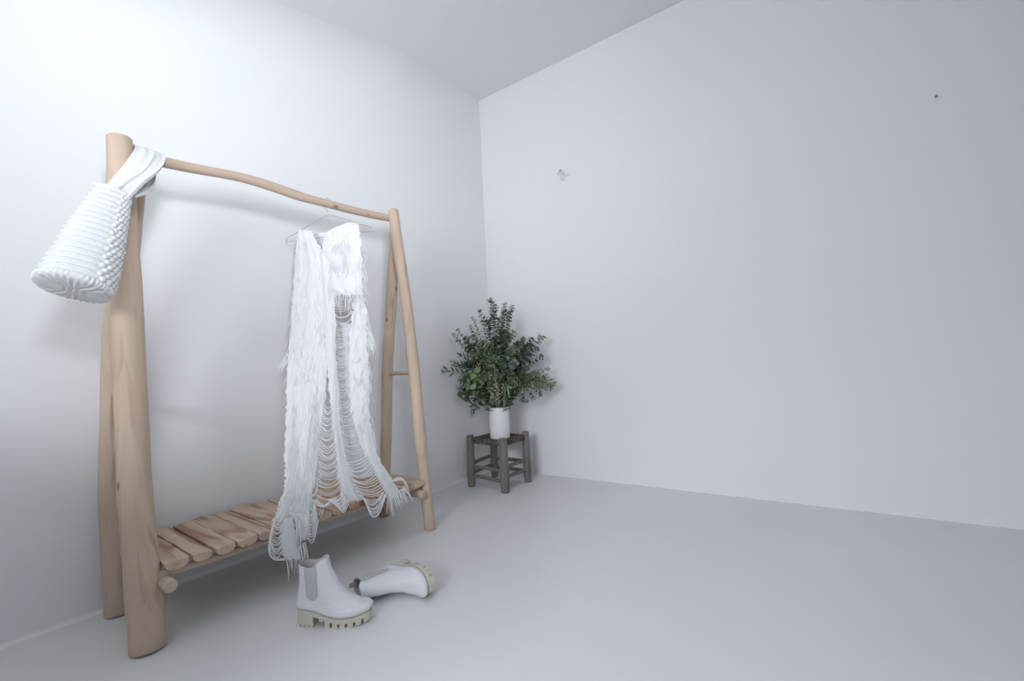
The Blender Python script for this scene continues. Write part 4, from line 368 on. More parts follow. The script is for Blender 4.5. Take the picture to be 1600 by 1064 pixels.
'surface_wisps':[[[0.328,-1.568,0.848],[0.344,-1.572,0.825],[0.347,-1.574,0.801]],[[0.422,-1.429,1.234],[0.434,-1.43,1.208],[0.443,-1.424,1.183]],[[0.154,-1.532,1.422],[0.145,-1.54,1.394],[0.138,-1.539,1.367]],[[0.508,-1.709,0.276],[0.513,-1.716,0.267],[0.51,-1.733,0.259]],[[0.509,-1.776,0.302],[0.514,-1.784,0.292],[0.51,-1.788,0.28]],[[0.388,-1.641,0.623],[0.402,-1.651,0.6],[0.404,-1.666,0.578]],[[0.499,-1.793,0.408],[0.511,-1.809,0.403],[0.511,-1.816,0.395]],[[0.116,-1.555,1.292],[0.125,-1.56,1.27],[0.136,-1.556,1.25]],[[0.216,-1.632,0.906],[0.224,-1.646,0.882],[0.23,-1.651,0.858]],[[0.451,-1.46,0.783],[0.453,-1.471,0.767],[0.448,-1.475,0.749]],[[0.244,-1.579,0.98],[0.246,-1.592,0.958],[0.25,-1.593,0.938]],[[0.207,-1.51,1.44],[0.204,-1.517,1.425],[0.2,-1.515,1.411]],[[0.154,-1.532,1.449],[0.162,-1.533,1.425],[0.167,-1.528,1.401]],[[0.433,-1.775,0.495],[0.448,-1.792,0.483],[0.454,-1.803,0.47]],[[0.283,-1.588,0.89],[0.293,-1.602,0.86],[0.296,-1.609,0.831]],[[0.472,-1.446,0.701],[0.474,-1.46,0.672],[0.47,-1.468,0.642]],[[0.467,-1.489,0.586],[0.478,-1.49,0.561],[0.478,-1.49,0.535]],[[0.443,-1.469,0.789],[0.447,-1.478,0.771],[0.439,-1.487,0.752]],[[0.326,-1.632,0.739],[0.337,-1.638,0.728],[0.345,-1.631,0.715]],[[0.13,-1.551,1.281],[0.129,-1.56,1.262],[0.126,-1.562,1.244]],[[0.218,-1.545,1.13],[0.22,-1.555,1.112],[0.203,-1.564,1.096]],[[0.509,-1.746,0.377],[0.514,-1.746,0.359],[0.51,-1.741,0.337]],[[0.459,-1.44,0.859],[0.465,-1.445,0.837],[0.474,-1.431,0.815]],[[0.429,-1.423,1.287],[0.436,-1.426,1.265],[0.456,-1.415,1.243]],[[0.203,-1.515,1.317],[0.21,-1.521,1.291],[0.194,-1.528,1.268]],[[0.471,-1.468,0.623],[0.48,-1.466,0.611],[0.479,-1.462,0.597]],[[0.22,-1.614,0.935],[0.224,-1.627,0.918],[0.225,-1.63,0.901]],[[0.364,-1.672,0.637],[0.37,-1.687,0.625],[0.373,-1.69,0.612]],[[0.31,-1.697,0.692],[0.321,-1.71,0.676],[0.323,-1.719,0.659]],[[0.266,-1.656,0.798],[0.276,-1.664,0.784],[0.27,-1.675,0.772]],[[0.508,-1.703,0.345],[0.513,-1.713,0.335],[0.51,-1.719,0.324]],[[0.509,-1.752,0.342],[0.514,-1.762,0.323],[0.51,-1.765,0.303]],[[0.408,-1.456,1.039],[0.406,-1.467,1.022],[0.398,-1.47,1.006]],[[0.453,-1.452,0.821],[0.455,-1.464,0.791],[0.454,-1.465,0.761]],[[0.41,-1.43,1.317],[0.414,-1.434,1.288],[0.385,-1.445,1.263]],[[0.428,-1.455,0.949],[0.431,-1.464,0.923],[0.424,-1.469,0.896]],[[0.128,-1.542,1.345],[0.133,-1.546,1.325],[0.12,-1.552,1.306]],[[0.226,-1.519,1.224],[0.242,-1.525,1.191],[0.254,-1.521,1.159]],[[0.112,-1.548,1.379],[0.107,-1.555,1.355],[0.09,-1.56,1.331]],[[0.283,-1.535,1.034],[0.291,-1.543,1.012],[0.285,-1.549,0.992]],[[0.312,-1.699,0.687],[0.335,-1.707,0.66],[0.348,-1.712,0.632]],[[0.283,-1.529,1.056],[0.283,-1.542,1.035],[0.27,-1.552,1.015]],[[0.436,-1.42,1.266],[0.431,-1.43,1.235],[0.418,-1.434,1.205]],[[0.112,-1.548,1.38],[0.111,-1.553,1.347],[0.095,-1.56,1.316]],[[0.255,-1.651,0.819],[0.268,-1.664,0.797],[0.264,-1.679,0.774]],[[0.347,-1.641,0.694],[0.365,-1.643,0.675],[0.371,-1.642,0.655]],[[0.14,-1.576,1.16],[0.146,-1.583,1.144],[0.133,-1.589,1.132]],[[0.467,-1.486,0.592],[0.472,-1.499,0.577],[0.466,-1.509,0.562]],[[0.436,-1.487,0.755],[0.44,-1.498,0.73],[0.436,-1.507,0.704]],[[0.509,-1.744,0.372],[0.514,-1.749,0.364],[0.51,-1.759,0.355]],[[0.229,-1.614,0.923],[0.24,-1.62,0.908],[0.254,-1.613,0.891]],[[0.201,-1.525,1.253],[0.219,-1.528,1.23],[0.223,-1.526,1.208]],[[0.44,-1.437,1.019],[0.441,-1.447,0.991],[0.429,-1.454,0.964]],[[0.334,-1.604,0.769],[0.347,-1.615,0.742],[0.351,-1.622,0.715]],[[0.241,-1.519,1.194],[0.241,-1.528,1.176],[0.234,-1.531,1.159]],[[0.369,-1.649,0.649],[0.383,-1.665,0.623],[0.388,-1.678,0.598]],[[0.425,-1.455,0.963],[0.427,-1.464,0.937],[0.418,-1.472,0.911]],[[0.403,-1.688,0.562],[0.413,-1.695,0.554],[0.413,-1.701,0.544]],[[0.411,-1.744,0.529],[0.43,-1.761,0.508],[0.441,-1.777,0.487]],[[0.449,-1.413,1.403],[0.461,-1.413,1.376],[0.471,-1.406,1.351]],[[0.455,-1.417,1.174],[0.449,-1.427,1.142],[0.438,-1.432,1.111]],[[0.418,-1.434,1.182],[0.419,-1.441,1.167],[0.415,-1.441,1.154]],[[0.206,-1.511,1.387],[0.199,-1.519,1.366],[0.196,-1.516,1.347]],[[0.206,-1.611,0.963],[0.216,-1.62,0.943],[0.201,-1.636,0.924]],[[0.448,-1.426,1.087],[0.456,-1.429,1.06],[0.457,-1.426,1.034]],[[0.238,-1.529,1.154],[0.258,-1.53,1.132],[0.265,-1.527,1.11]],[[0.232,-1.63,0.888],[0.252,-1.634,0.865],[0.267,-1.629,0.841]],[[0.461,-1.413,1.189],[0.466,-1.417,1.174],[0.48,-1.407,1.158]],[[0.252,-1.571,0.987],[0.263,-1.576,0.971],[0.275,-1.57,0.955]],[[0.199,-1.515,1.326],[0.197,-1.523,1.303],[0.179,-1.531,1.282]],[[0.232,-1.662,0.835],[0.246,-1.665,0.823],[0.261,-1.655,0.81]],[[0.427,-1.437,1.099],[0.442,-1.437,1.068],[0.443,-1.435,1.037]],[[0.434,-1.451,0.938],[0.437,-1.46,0.91],[0.434,-1.463,0.882]],[[0.448,-1.463,0.788],[0.458,-1.464,0.775],[0.456,-1.462,0.761]],[[0.388,-1.731,0.564],[0.402,-1.742,0.551],[0.404,-1.758,0.537]],[[0.455,-1.412,1.277],[0.467,-1.413,1.247],[0.463,-1.412,1.221]],[[0.267,-1.65,0.803],[0.278,-1.66,0.787],[0.274,-1.67,0.771]],[[0.428,-1.421,1.347],[0.425,-1.428,1.316],[0.421,-1.428,1.286]],[[0.186,-1.619,0.973],[0.197,-1.627,0.954],[0.191,-1.637,0.936]],[[0.399,-1.445,1.172],[0.402,-1.452,1.154],[0.384,-1.459,1.136]],[[0.281,-1.597,0.873],[0.294,-1.608,0.845],[0.287,-1.626,0.818]],[[0.293,-1.619,0.815],[0.307,-1.621,0.801],[0.314,-1.616,0.788]],[[0.472,-1.468,0.614],[0.479,-1.476,0.586],[0.474,-1.489,0.558]],[[0.49,-1.707,0.405],[0.504,-1.715,0.391],[0.509,-1.714,0.373]],[[0.118,-1.556,1.283],[0.137,-1.555,1.265],[0.133,-1.557,1.252]],[[0.41,-1.429,1.335],[0.415,-1.433,1.314],[0.396,-1.438,1.294]],[[0.179,-1.535,1.252],[0.201,-1.538,1.217],[0.218,-1.535,1.182]],[[0.322,-1.69,0.682],[0.332,-1.706,0.665],[0.34,-1.709,0.646]],[[0.249,-1.614,0.894],[0.273,-1.616,0.866],[0.281,-1.619,0.839]],[[0.471,-1.785,0.444],[0.491,-1.792,0.426],[0.503,-1.793,0.406]],[[0.097,-1.576,1.233],[0.105,-1.585,1.205],[0.091,-1.595,1.18]],[[0.442,-1.453,0.883],[0.447,-1.458,0.868],[0.43,-1.471,0.856]],[[0.379,-1.648,0.632],[0.397,-1.653,0.607],[0.412,-1.645,0.579]],[[0.417,-1.758,0.518],[0.431,-1.768,0.505],[0.434,-1.791,0.494]],[[0.113,-1.548,1.414],[0.117,-1.551,1.39],[0.101,-1.554,1.369]],[[0.509,-1.799,0.314],[0.514,-1.808,0.301],[0.51,-1.819,0.286]],[[0.411,-1.429,1.3],[0.408,-1.437,1.283],[0.391,-1.442,1.267]],[[0.509,-1.721,0.365],[0.514,-1.731,0.355],[0.51,-1.733,0.34]],[[0.274,-1.57,0.949],[0.278,-1.582,0.928],[0.276,-1.589,0.907]],[[0.228,-1.534,1.155],[0.241,-1.54,1.126],[0.26,-1.533,1.098]],[[0.11,-1.549,1.346],[0.115,-1.554,1.327],[0.092,-1.563,1.311]],[[0.509,-1.777,0.376],[0.514,-1.781,0.351],[0.51,-1.797,0.329]],[[0.173,-1.524,1.465],[0.169,-1.53,1.445],[0.146,-1.536,1.428]],[[0.436,-1.72,0.499],[0.454,-1.724,0.479],[0.463,-1.727,0.458]],[[0.115,-1.547,1.467],[0.111,-1.554,1.449],[0.095,-1.557,1.434]],[[0.407,-1.451,1.079],[0.413,-1.457,1.052],[0.397,-1.467,1.025]],[[0.474,-1.483,0.558],[0.479,-1.495,0.545],[0.474,-1.507,0.531]],[[0.18,-1.521,1.362],[0.187,-1.524,1.332],[0.208,-1.516,1.3]],[[0.29,-1.54,1.005],[0.299,-1.551,0.972],[0.292,-1.562,0.941]],[[0.468,-1.458,0.676],[0.47,-1.471,0.658],[0.465,-1.478,0.64]],[[0.219,-1.579,1.02],[0.223,-1.592,0.997],[0.218,-1.6,0.975]],[[0.462,-1.773,0.456],[0.479,-1.786,0.442],[0.488,-1.797,0.426]],[[0.195,-1.628,0.943],[0.209,-1.634,0.924],[0.22,-1.631,0.905]],[[0.363,-1.619,0.693],[0.374,-1.627,0.676],[0.371,-1.639,0.659]],[[0.508,-1.738,0.307],[0.514,-1.752,0.29],[0.51,-1.747,0.265]],[[0.508,-1.746,0.299],[0.513,-1.741,0.288],[0.51,-1.738,0.276]],[[0.278,-1.633,0.815],[0.298,-1.637,0.791],[0.305,-1.64,0.768]],[[0.457,-1.432,0.949],[0.468,-1.432,0.918],[0.474,-1.425,0.887]],[[0.152,-1.533,1.389],[0.158,-1.534,1.366],[0.177,-1.524,1.341]],[[0.276,-1.619,0.84],[0.287,-1.63,0.819],[0.281,-1.644,0.797]],[[0.509,-1.81,0.352],[0.514,-1.818,0.337],[0.511,-1.83,0.323]],[[0.472,-1.802,0.446],[0.493,-1.805,0.428],[0.504,-1.798,0.405]],[[0.454,-1.675,0.478],[0.465,-1.693,0.464],[0.469,-1.705,0.449]],[[0.229,-1.572,1.025],[0.249,-1.574,0.998],[0.256,-1.576,0.972]],[[0.189,-1.549,1.169],[0.21,-1.551,1.144],[0.213,-1.552,1.121]],[[0.288,-1.531,1.04],[0.306,-1.53,1.022],[0.306,-1.531,1.007]],[[0.415,-1.449,1.057],[0.427,-1.451,1.031],[0.441,-1.441,1.005]],[[0.154,-1.569,1.159],[0.161,-1.577,1.138],[0.144,-1.588,1.121]],[[0.236,-1.532,1.148],[0.238,-1.544,1.115],[0.224,-1.556,1.085]],[[0.424,-1.424,1.305],[0.437,-1.425,1.289],[0.433,-1.423,1.274]],[[0.345,-1.716,0.631],[0.357,-1.728,0.617],[0.356,-1.744,0.603]],[[0.152,-1.606,1.05],[0.164,-1.619,1.019],[0.168,-1.625,0.988]],[[0.464,-1.518,0.549],[0.47,-1.527,0.538],[0.466,-1.537,0.527]],[[0.453,-1.414,1.244],[0.453,-1.421,1.226],[0.439,-1.424,1.21]],[[0.298,-1.584,0.872],[0.31,-1.596,0.841],[0.304,-1.612,0.812]],[[0.134,-1.583,1.147],[0.158,-1.584,1.12],[0.168,-1.583,1.095]],[[0.457,-1.455,0.775],[0.466,-1.457,0.754],[0.466,-1.454,0.734]],[[0.188,-1.518,1.427],[0.198,-1.519,1.404],[0.207,-1.512,1.382]],[[0.5,-1.785,0.406],[0.514,-1.798,0.396],[0.511,-1.798,0.383]],[[0.43,-1.421,1.329],[0.434,-1.426,1.295],[0.406,-1.436,1.265]],[[0.164,-1.544,1.239],[0.178,-1.551,1.206],[0.192,-1.548,1.176]],[[0.467,-1.491,0.581],[0.476,-1.492,0.567],[0.48,-1.477,0.549]],[[0.231,-1.507,1.284],[0.235,-1.514,1.261],[0.21,-1.526,1.241]],[[0.268,-1.544,1.036],[0.283,-1.55,1.004],[0.298,-1.547,0.973]],[[0.393,-1.623,0.629],[0.403,-1.639,0.608],[0.407,-1.646,0.586]],[[0.43,-1.727,0.506],[0.446,-1.733,0.491],[0.454,-1.728,0.473]],[[0.458,-1.414,1.204],[0.462,-1.418,1.191],[0.45,-1.421,1.18]],[[0.358,-1.636,0.682],[0.365,-1.645,0.67],[0.363,-1.654,0.658]],[[0.359,-1.592,0.738],[0.373,-1.603,0.71],[0.374,-1.615,0.682]],[[0.465,-1.732,0.451],[0.476,-1.747,0.443],[0.48,-1.753,0.432]],[[0.14,-1.538,1.356],[0.143,-1.542,1.336],[0.129,-1.546,1.319]],[[0.462,-1.51,0.57],[0.468,-1.519,0.557],[0.462,-1.535,0.545]],[[0.503,-1.715,0.383],[0.514,-1.723,0.364],[0.51,-1.74,0.345]],[[0.457,-1.453,0.788],[0.457,-1.464,0.771],[0.447,-1.475,0.753]],[[0.258,-1.565,0.992],[0.265,-1.578,0.962],[0.268,-1.583,0.932]],[[0.508,-1.735,0.295],[0.513,-1.742,0.271],[0.51,-1.76,0.249]],[[0.447,-1.495,0.673],[0.454,-1.505,0.652],[0.448,-1.518,0.63]],[[0.417,-1.67,0.548],[0.426,-1.686,0.535],[0.429,-1.695,0.521]],[[0.458,-1.444,0.84],[0.457,-1.455,0.824],[0.456,-1.453,0.807]],[[0.247,-1.496,1.323],[0.241,-1.506,1.297],[0.236,-1.509,1.272]],[[0.27,-1.588,0.912],[0.286,-1.591,0.894],[0.289,-1.592,0.876]],[[0.47,-1.443,0.745],[0.475,-1.45,0.721],[0.464,-1.465,0.696]],[[0.247,-1.568,1.003],[0.251,-1.58,0.98],[0.25,-1.586,0.956]],[[0.12,-1.552,1.298],[0.13,-1.558,1.269],[0.154,-1.55,1.241]],[[0.448,-1.414,1.308],[0.456,-1.417,1.283],[0.471,-1.408,1.258]],[[0.441,-1.453,0.885],[0.443,-1.462,0.871],[0.432,-1.469,0.859]],[[0.47,-1.714,0.442],[0.486,-1.73,0.426],[0.494,-1.736,0.408]],[[0.153,-1.533,1.426],[0.166,-1.532,1.39],[0.173,-1.526,1.356]],[[0.268,-1.633,0.83],[0.288,-1.633,0.812],[0.29,-1.638,0.794]],[[0.49,-1.723,0.408],[0.507,-1.743,0.393],[0.51,-1.748,0.372]],[[0.464,-1.489,0.607],[0.468,-1.498,0.596],[0.465,-1.5,0.584]],[[0.389,-1.658,0.606],[0.402,-1.668,0.588],[0.4,-1.689,0.571]],[[0.278,-1.63,0.82],[0.284,-1.646,0.798],[0.291,-1.649,0.776]],[[0.249,-1.55,1.053],[0.266,-1.556,1.022],[0.287,-1.549,0.99]],[[0.233,-1.563,1.04],[0.237,-1.572,1.025],[0.234,-1.576,1.011]],[[0.238,-1.585,0.973],[0.245,-1.596,0.952],[0.238,-1.606,0.93]],[[0.451,-1.428,1.032],[0.458,-1.432,1.019],[0.459,-1.427,1.007]],[[0.267,-1.546,1.032],[0.272,-1.556,1.01],[0.269,-1.561,0.989]],[[0.297,-1.59,0.862],[0.308,-1.597,0.844],[0.305,-1.604,0.825]],[[0.145,-1.56,1.21],[0.16,-1.563,1.189],[0.166,-1.562,1.168]],[[0.508,-1.709,0.291],[0.513,-1.708,0.279],[0.51,-1.697,0.263]],[[0.405,-1.628,0.601],[0.416,-1.637,0.584],[0.415,-1.652,0.567]],[[0.217,-1.631,0.908],[0.232,-1.642,0.878],[0.23,-1.657,0.849]],[[0.41,-1.623,0.594],[0.425,-1.622,0.576],[0.431,-1.617,0.559]],[[0.217,-1.525,1.219],[0.224,-1.532,1.196],[0.199,-1.545,1.175]],[[0.254,-1.54,1.077],[0.256,-1.555,1.045],[0.263,-1.557,1.013]],[[0.446,-1.416,1.275],[0.44,-1.425,1.258],[0.423,-1.43,1.242]],[[0.235,-1.529,1.161],[0.237,-1.537,1.143],[0.232,-1.541,1.127]],[[0.424,-1.685,0.528],[0.437,-1.688,0.516],[0.441,-1.689,0.502]],[[0.161,-1.579,1.113],[0.162,-1.589,1.098],[0.15,-1.597,1.085]],[[0.343,-1.623,0.725],[0.357,-1.631,0.701],[0.368,-1.627,0.677]],[[0.427,-1.482,0.813],[0.439,-1.483,0.786],[0.448,-1.473,0.76]],[[0.266,-1.51,1.178],[0.265,-1.523,1.146],[0.265,-1.527,1.113]],[[0.267,-1.593,0.904],[0.27,-1.607,0.888],[0.264,-1.616,0.872]],[[0.401,-1.451,1.109],[0.4,-1.459,1.095],[0.396,-1.459,1.082]],[[0.357,-1.628,0.693],[0.368,-1.642,0.669],[0.374,-1.647,0.646]],[[0.199,-1.568,1.089],[0.222,-1.57,1.059],[0.224,-1.575,1.03]],[[0.508,-1.721,0.309],[0.513,-1.727,0.297],[0.51,-1.731,0.284]],[[0.246,-1.57,1.0],[0.255,-1.577,0.983],[0.246,-1.584,0.966]],[[0.382,-1.651,0.624],[0.401,-1.652,0.602],[0.409,-1.65,0.58]],[[0.459,-1.43,0.947],[0.459,-1.439,0.93],[0.449,-1.445,0.912]],[[0.182,-1.543,1.205],[0.186,-1.55,1.19],[0.178,-1.554,1.178]],[[0.446,-1.507,0.65],[0.451,-1.517,0.638],[0.444,-1.528,0.625]],[[0.491,-1.694,0.402],[0.502,-1.698,0.391],[0.504,-1.684,0.376]],[[0.212,-1.527,1.223],[0.214,-1.535,1.206],[0.204,-1.539,1.191]],[[0.18,-1.559,1.15],[0.189,-1.567,1.126],[0.171,-1.579,1.104]],[[0.355,-1.618,0.709],[0.366,-1.635,0.681],[0.366,-1.652,0.653]],[[0.465,-1.471,0.655],[0.471,-1.478,0.629],[0.466,-1.49,0.604]],[[0.412,-1.637,0.578],[0.423,-1.655,0.558],[0.426,-1.666,0.536]],[[0.449,-1.413,1.353],[0.465,-1.411,1.335],[0.46,-1.41,1.319]],[[0.379,-1.677,0.609],[0.386,-1.69,0.599],[0.388,-1.694,0.588]],[[0.112,-1.548,1.392],[0.111,-1.554,1.376],[0.095,-1.557,1.364]],[[0.444,-1.425,1.139],[0.448,-1.429,1.118],[0.425,-1.44,1.099]],[[0.211,-1.57,1.059],[0.225,-1.579,1.026],[0.21,-1.597,0.995]],[[0.459,-1.419,1.087],[0.469,-1.42,1.073],[0.47,-1.416,1.059]],[[0.454,-1.411,1.327],[0.455,-1.417,1.301],[0.431,-1.424,1.278]],[[0.227,-1.602,0.952],[0.229,-1.615,0.933],[0.233,-1.617,0.916]],[[0.351,-1.58,0.778],[0.364,-1.583,0.76],[0.376,-1.573,0.742]],[[0.249,-1.501,1.274],[0.253,-1.51,1.246],[0.229,-1.521,1.221]],[[0.336,-1.622,0.737],[0.351,-1.626,0.719],[0.363,-1.616,0.7]],[[0.139,-1.604,1.077],[0.14,-1.615,1.058],[0.128,-1.626,1.041]],[[0.236,-1.61,0.921],[0.245,-1.619,0.901],[0.242,-1.627,0.883]],[[0.292,-1.616,0.82],[0.307,-1.624,0.796],[0.317,-1.624,0.772]],[[0.334,-1.659,0.696],[0.345,-1.674,0.675],[0.351,-1.681,0.652]],[[0.406,-1.745,0.536],[0.424,-1.763,0.516],[0.434,-1.78,0.496]],[[0.408,-1.643,0.583],[0.417,-1.661,0.566],[0.423,-1.66,0.546]],[[0.264,-1.532,1.088],[0.27,-1.538,1.074],[0.264,-1.541,1.061]],[[0.185,-1.519,1.442],[0.198,-1.519,1.419],[0.203,-1.514,1.397]],[[0.289,-1.546,0.987],[0.293,-1.56,0.959],[0.297,-1.563,0.93]],[[0.417,-1.436,1.179],[0.421,-1.441,1.166],[0.398,-1.449,1.156]],[[0.228,-1.525,1.196],[0.241,-1.53,1.167],[0.253,-1.527,1.137]],[[0.386,-1.745,0.562],[0.406,-1.758,0.541],[0.413,-1.784,0.52]],[[0.493,-1.783,0.415],[0.507,-1.798,0.407],[0.511,-1.803,0.396]],[[0.474,-1.46,0.631],[0.478,-1.47,0.611],[0.471,-1.482,0.592]],[[0.45,-1.421,1.154],[0.463,-1.42,1.139],[0.468,-1.413,1.124]],[[0.296,-1.617,0.814],[0.308,-1.625,0.794],[0.3,-1.639,0.776]],[[0.148,-1.601,1.071],[0.153,-1.611,1.053],[0.138,-1.623,1.036]],[[0.494,-1.718,0.399],[0.511,-1.731,0.382],[0.51,-1.751,0.365]],[[0.482,-1.678,0.42],[0.493,-1.694,0.41],[0.495,-1.7,0.397]],[[0.114,-1.547,1.441],[0.123,-1.549,1.424],[0.136,-1.54,1.407]],[[0.408,-1.435,1.231],[0.42,-1.438,1.204],[0.436,-1.428,1.179]],[[0.262,-1.617,0.867],[0.271,-1.623,0.855],[0.26,-1.634,0.842]],[[0.396,-1.66,0.592],[0.417,-1.661,0.566],[0.424,-1.667,0.541]],[[0.221,-1.632,0.9],[0.243,-1.637,0.871],[0.25,-1.643,0.844]],[[0.447,-1.427,1.08],[0.453,-1.432,1.056],[0.463,-1.422,1.032]],[[0.414,-1.724,0.531],[0.424,-1.736,0.522],[0.426,-1.743,0.511]],[[0.246,-1.637,0.854],[0.255,-1.645,0.842],[0.251,-1.65,0.83]],[[0.156,-1.612,1.031],[0.166,-1.618,1.017],[0.189,-1.606,1.002]],[[0.195,-1.641,0.919],[0.21,-1.649,0.895],[0.204,-1.664,0.872]],[[0.147,-1.534,1.461],[0.153,-1.537,1.429],[0.161,-1.53,1.398]],[[0.509,-1.779,0.353],[0.514,-1.785,0.335],[0.51,-1.794,0.318]],[[0.185,-1.542,1.206],[0.187,-1.551,1.188],[0.174,-1.557,1.171]],[[0.248,-1.533,1.118],[0.249,-1.544,1.095],[0.238,-1.553,1.073]],[[0.509,-1.801,0.364],[0.514,-1.808,0.345],[0.511,-1.825,0.329]],[[0.309,-1.609,0.804],[0.329,-1.61,0.782],[0.34,-1.606,0.758]],[[0.474,-1.476,0.574],[0.482,-1.479,0.556],[0.487,-1.459,0.533]],[[0.27,-1.628,0.836],[0.277,-1.636,0.824],[0.266,-1.648,0.813]],[[0.457,-1.682,0.47],[0.474,-1.695,0.446],[0.482,-1.719,0.426]],[[0.425,-1.468,0.888],[0.428,-1.477,0.87],[0.42,-1.482,0.853]],[[0.387,-1.668,0.603],[0.4,-1.682,0.582],[0.408,-1.687,0.56]],[[0.469,-1.484,0.591],[0.473,-1.5,0.567],[0.473,-1.504,0.541]],[[0.241,-1.496,1.404],[0.244,-1.5,1.387],[0.22,-1.506,1.374]],[[0.406,-1.665,0.571],[0.421,-1.666,0.555],[0.429,-1.657,0.537]],[[0.424,-1.424,1.313],[0.422,-1.431,1.29],[0.406,-1.436,1.268]],[[0.381,-1.625,0.652],[0.397,-1.626,0.633],[0.404,-1.624,0.612]],[[0.166,-1.617,1.008],[0.167,-1.627,0.995],[0.163,-1.631,0.983]],[[0.407,-1.433,1.28],[0.415,-1.437,1.251],[0.419,-1.433,1.222]],[[0.431,-1.431,1.134],[0.432,-1.439,1.103],[0.416,-1.448,1.073]],[[0.443,-1.423,1.162],[0.453,-1.425,1.148],[0.46,-1.418,1.134]],[[0.201,-1.613,0.966],[0.211,-1.625,0.939],[0.209,-1.636,0.913]],[[0.442,-1.434,1.034],[0.455,-1.435,1.002],[0.463,-1.427,0.971]],[[0.181,-1.521,1.382],[0.183,-1.525,1.347],[0.163,-1.532,1.316]],[[0.468,-1.464,0.658],[0.471,-1.476,0.64],[0.47,-1.475,0.621]],[[0.353,-1.602,0.736],[0.37,-1.608,0.707],[0.383,-1.604,0.678]],[[0.508,-1.695,0.288],[0.513,-1.702,0.271],[0.51,-1.712,0.254]],[[0.277,-1.532,1.058],[0.277,-1.545,1.035],[0.281,-1.546,1.011]],[[0.173,-1.578,1.099],[0.177,-1.588,1.079],[0.162,-1.6,1.059]],[[0.174,-1.543,1.227],[0.181,-1.548,1.21],[0.206,-1.538,1.192]],[[0.496,-1.778,0.41],[0.508,-1.785,0.402],[0.51,-1.766,0.386]],[[0.284,-1.547,0.995],[0.293,-1.554,0.972],[0.287,-1.562,0.951]],[[0.291,-1.547,0.981],[0.3,-1.555,0.956],[0.287,-1.57,0.932]],[[0.509,-1.818,0.366],[0.514,-1.83,0.358],[0.511,-1.827,0.346]],[[0.205,-1.511,1.356],[0.21,-1.515,1.333],[0.184,-1.525,1.314]],[[0.234,-1.538,1.127],[0.252,-1.54,1.103],[0.268,-1.534,1.077]],[[0.452,-1.415,1.219],[0.454,-1.422,1.193],[0.432,-1.43,1.17]],[[0.411,-1.449,1.075],[0.413,-1.457,1.049],[0.405,-1.463,1.023]],[[0.418,-1.431,1.239],[0.427,-1.433,1.216],[0.438,-1.425,1.194]],[[0.394,-1.446,1.186],[0.403,-1.45,1.155],[0.41,-1.446,1.125]],[[0.112,-1.548,1.382],[0.117,-1.551,1.355],[0.141,-1.54,1.327]],[[0.145,-1.607,1.06],[0.163,-1.616,1.026],[0.183,-1.614,0.994]],[[0.337,-1.576,0.813],[0.354,-1.577,0.793],[0.362,-1.572,0.773]],[[0.445,-1.718,0.484],[0.463,-1.719,0.464],[0.472,-1.72,0.442]],[[0.411,-1.436,1.214],[0.41,-1.444,1.181],[0.397,-1.451,1.149]],[[0.489,-1.718,0.408],[0.508,-1.727,0.386],[0.51,-1.713,0.355]]],
}
# ------------------------------------------------------------ torn white dress
dress = thing('torn_dress', 'long torn white knit dress with fringes hanging from a wire hanger onto the slatted shelf', 'dress', (.26, -1.47, 1.5))
DO = Vector((.26, -1.47, 1.5)); CAMP = Vector((2.276, -2.7287, .88))
def sheet(name, La, Ra, amp=.007, freq=26, nu=34, sub=7, rag=.0042, seed=0, thick=.0016, holes=0):
    n = (len(La)-1)*sub; bm = bmesh.new(); rows = []; rr = random.Random(seed)
    for i in range(n+1):
        t = i/n
        a = Vector([cr_interp([p[k] for p in La], t) for k in range(3)]); b = Vector([cr_interp([p[k] for p in Ra], t) for k in range(3)])
        w_ = (b-a); wd = w_.length; nn = Vector((.50, -.86, 0)); row = []
        for j in range(nu+1):
            s = j/nu; p = a.lerp(b, s)
            q = s*wd*freq*4+seed*3
            fold = amp*(.75*math.sin(q*.6+3.5*noise.noise(Vector((s*2, t*3, seed))))+1.5*noise.noise(Vector((s*3.5, t*5, seed+4)))+.7*noise.noise(Vector((s*14, t*22, seed+9)))+.5*noise.noise(Vector((s*30, t*60, seed+2))))
            p = p+nn*(fold+.012*math.sin(PI*s))
            if j in (0, nu): p = p+w_.normalized()*rag*rr.uniform(-1.6, 1.6)
            if i == n: p.z += rr.uniform(-1, 1)*rag
            p = p-DO
            row.append(bm.verts.new(p))
        rows.append(row)
    for i in range(n):
        for j in range(nu):
            if holes and 2 < i < n-2 and 1 < j < nu-2:
                h = noise.noise(Vector((j/nu*6, i/n*26, seed+20)))
                if h > .62-holes: continue
            bm.faces.new((rows[i][j], rows[i][j+1], rows[i+1][j+1], rows[i+1][j]))
    for v in [v for v in bm.verts if not v.link_faces]: bm.verts.remove(v)
    o = link(name, bm, M_DRESS, dress)
    md = o.modifiers.new('t', 'SOLIDIFY'); md.thickness = thick; md.offset = 0
    return o
names = {'front_panel': ('front_panel', .0065, 0), 'bodice_back': ('back_bodice', .003, 0), 'bodice_right': ('bodice', .004, 0),
         'strip_mid': ('skirt_panel', .003, 0), 'strip_right': ('skirt_panel', .003, 0), 'panel_rear': ('back_panel', .006, 0),
         'hem_band': ('hem_band', .002, 0), 'tail_strap': ('strap', .0015, 0), 'tail_flap': ('hem_flap', .003, 0)}
for k, (a, b) in enumerate(DRESS.items()):
    nm, amp, hl = names[a]
    sheet(nm, b[0], b[1], amp, seed=k+1, nu=(44 if 'front' in a or 'bodice' in a else 20), holes=hl)
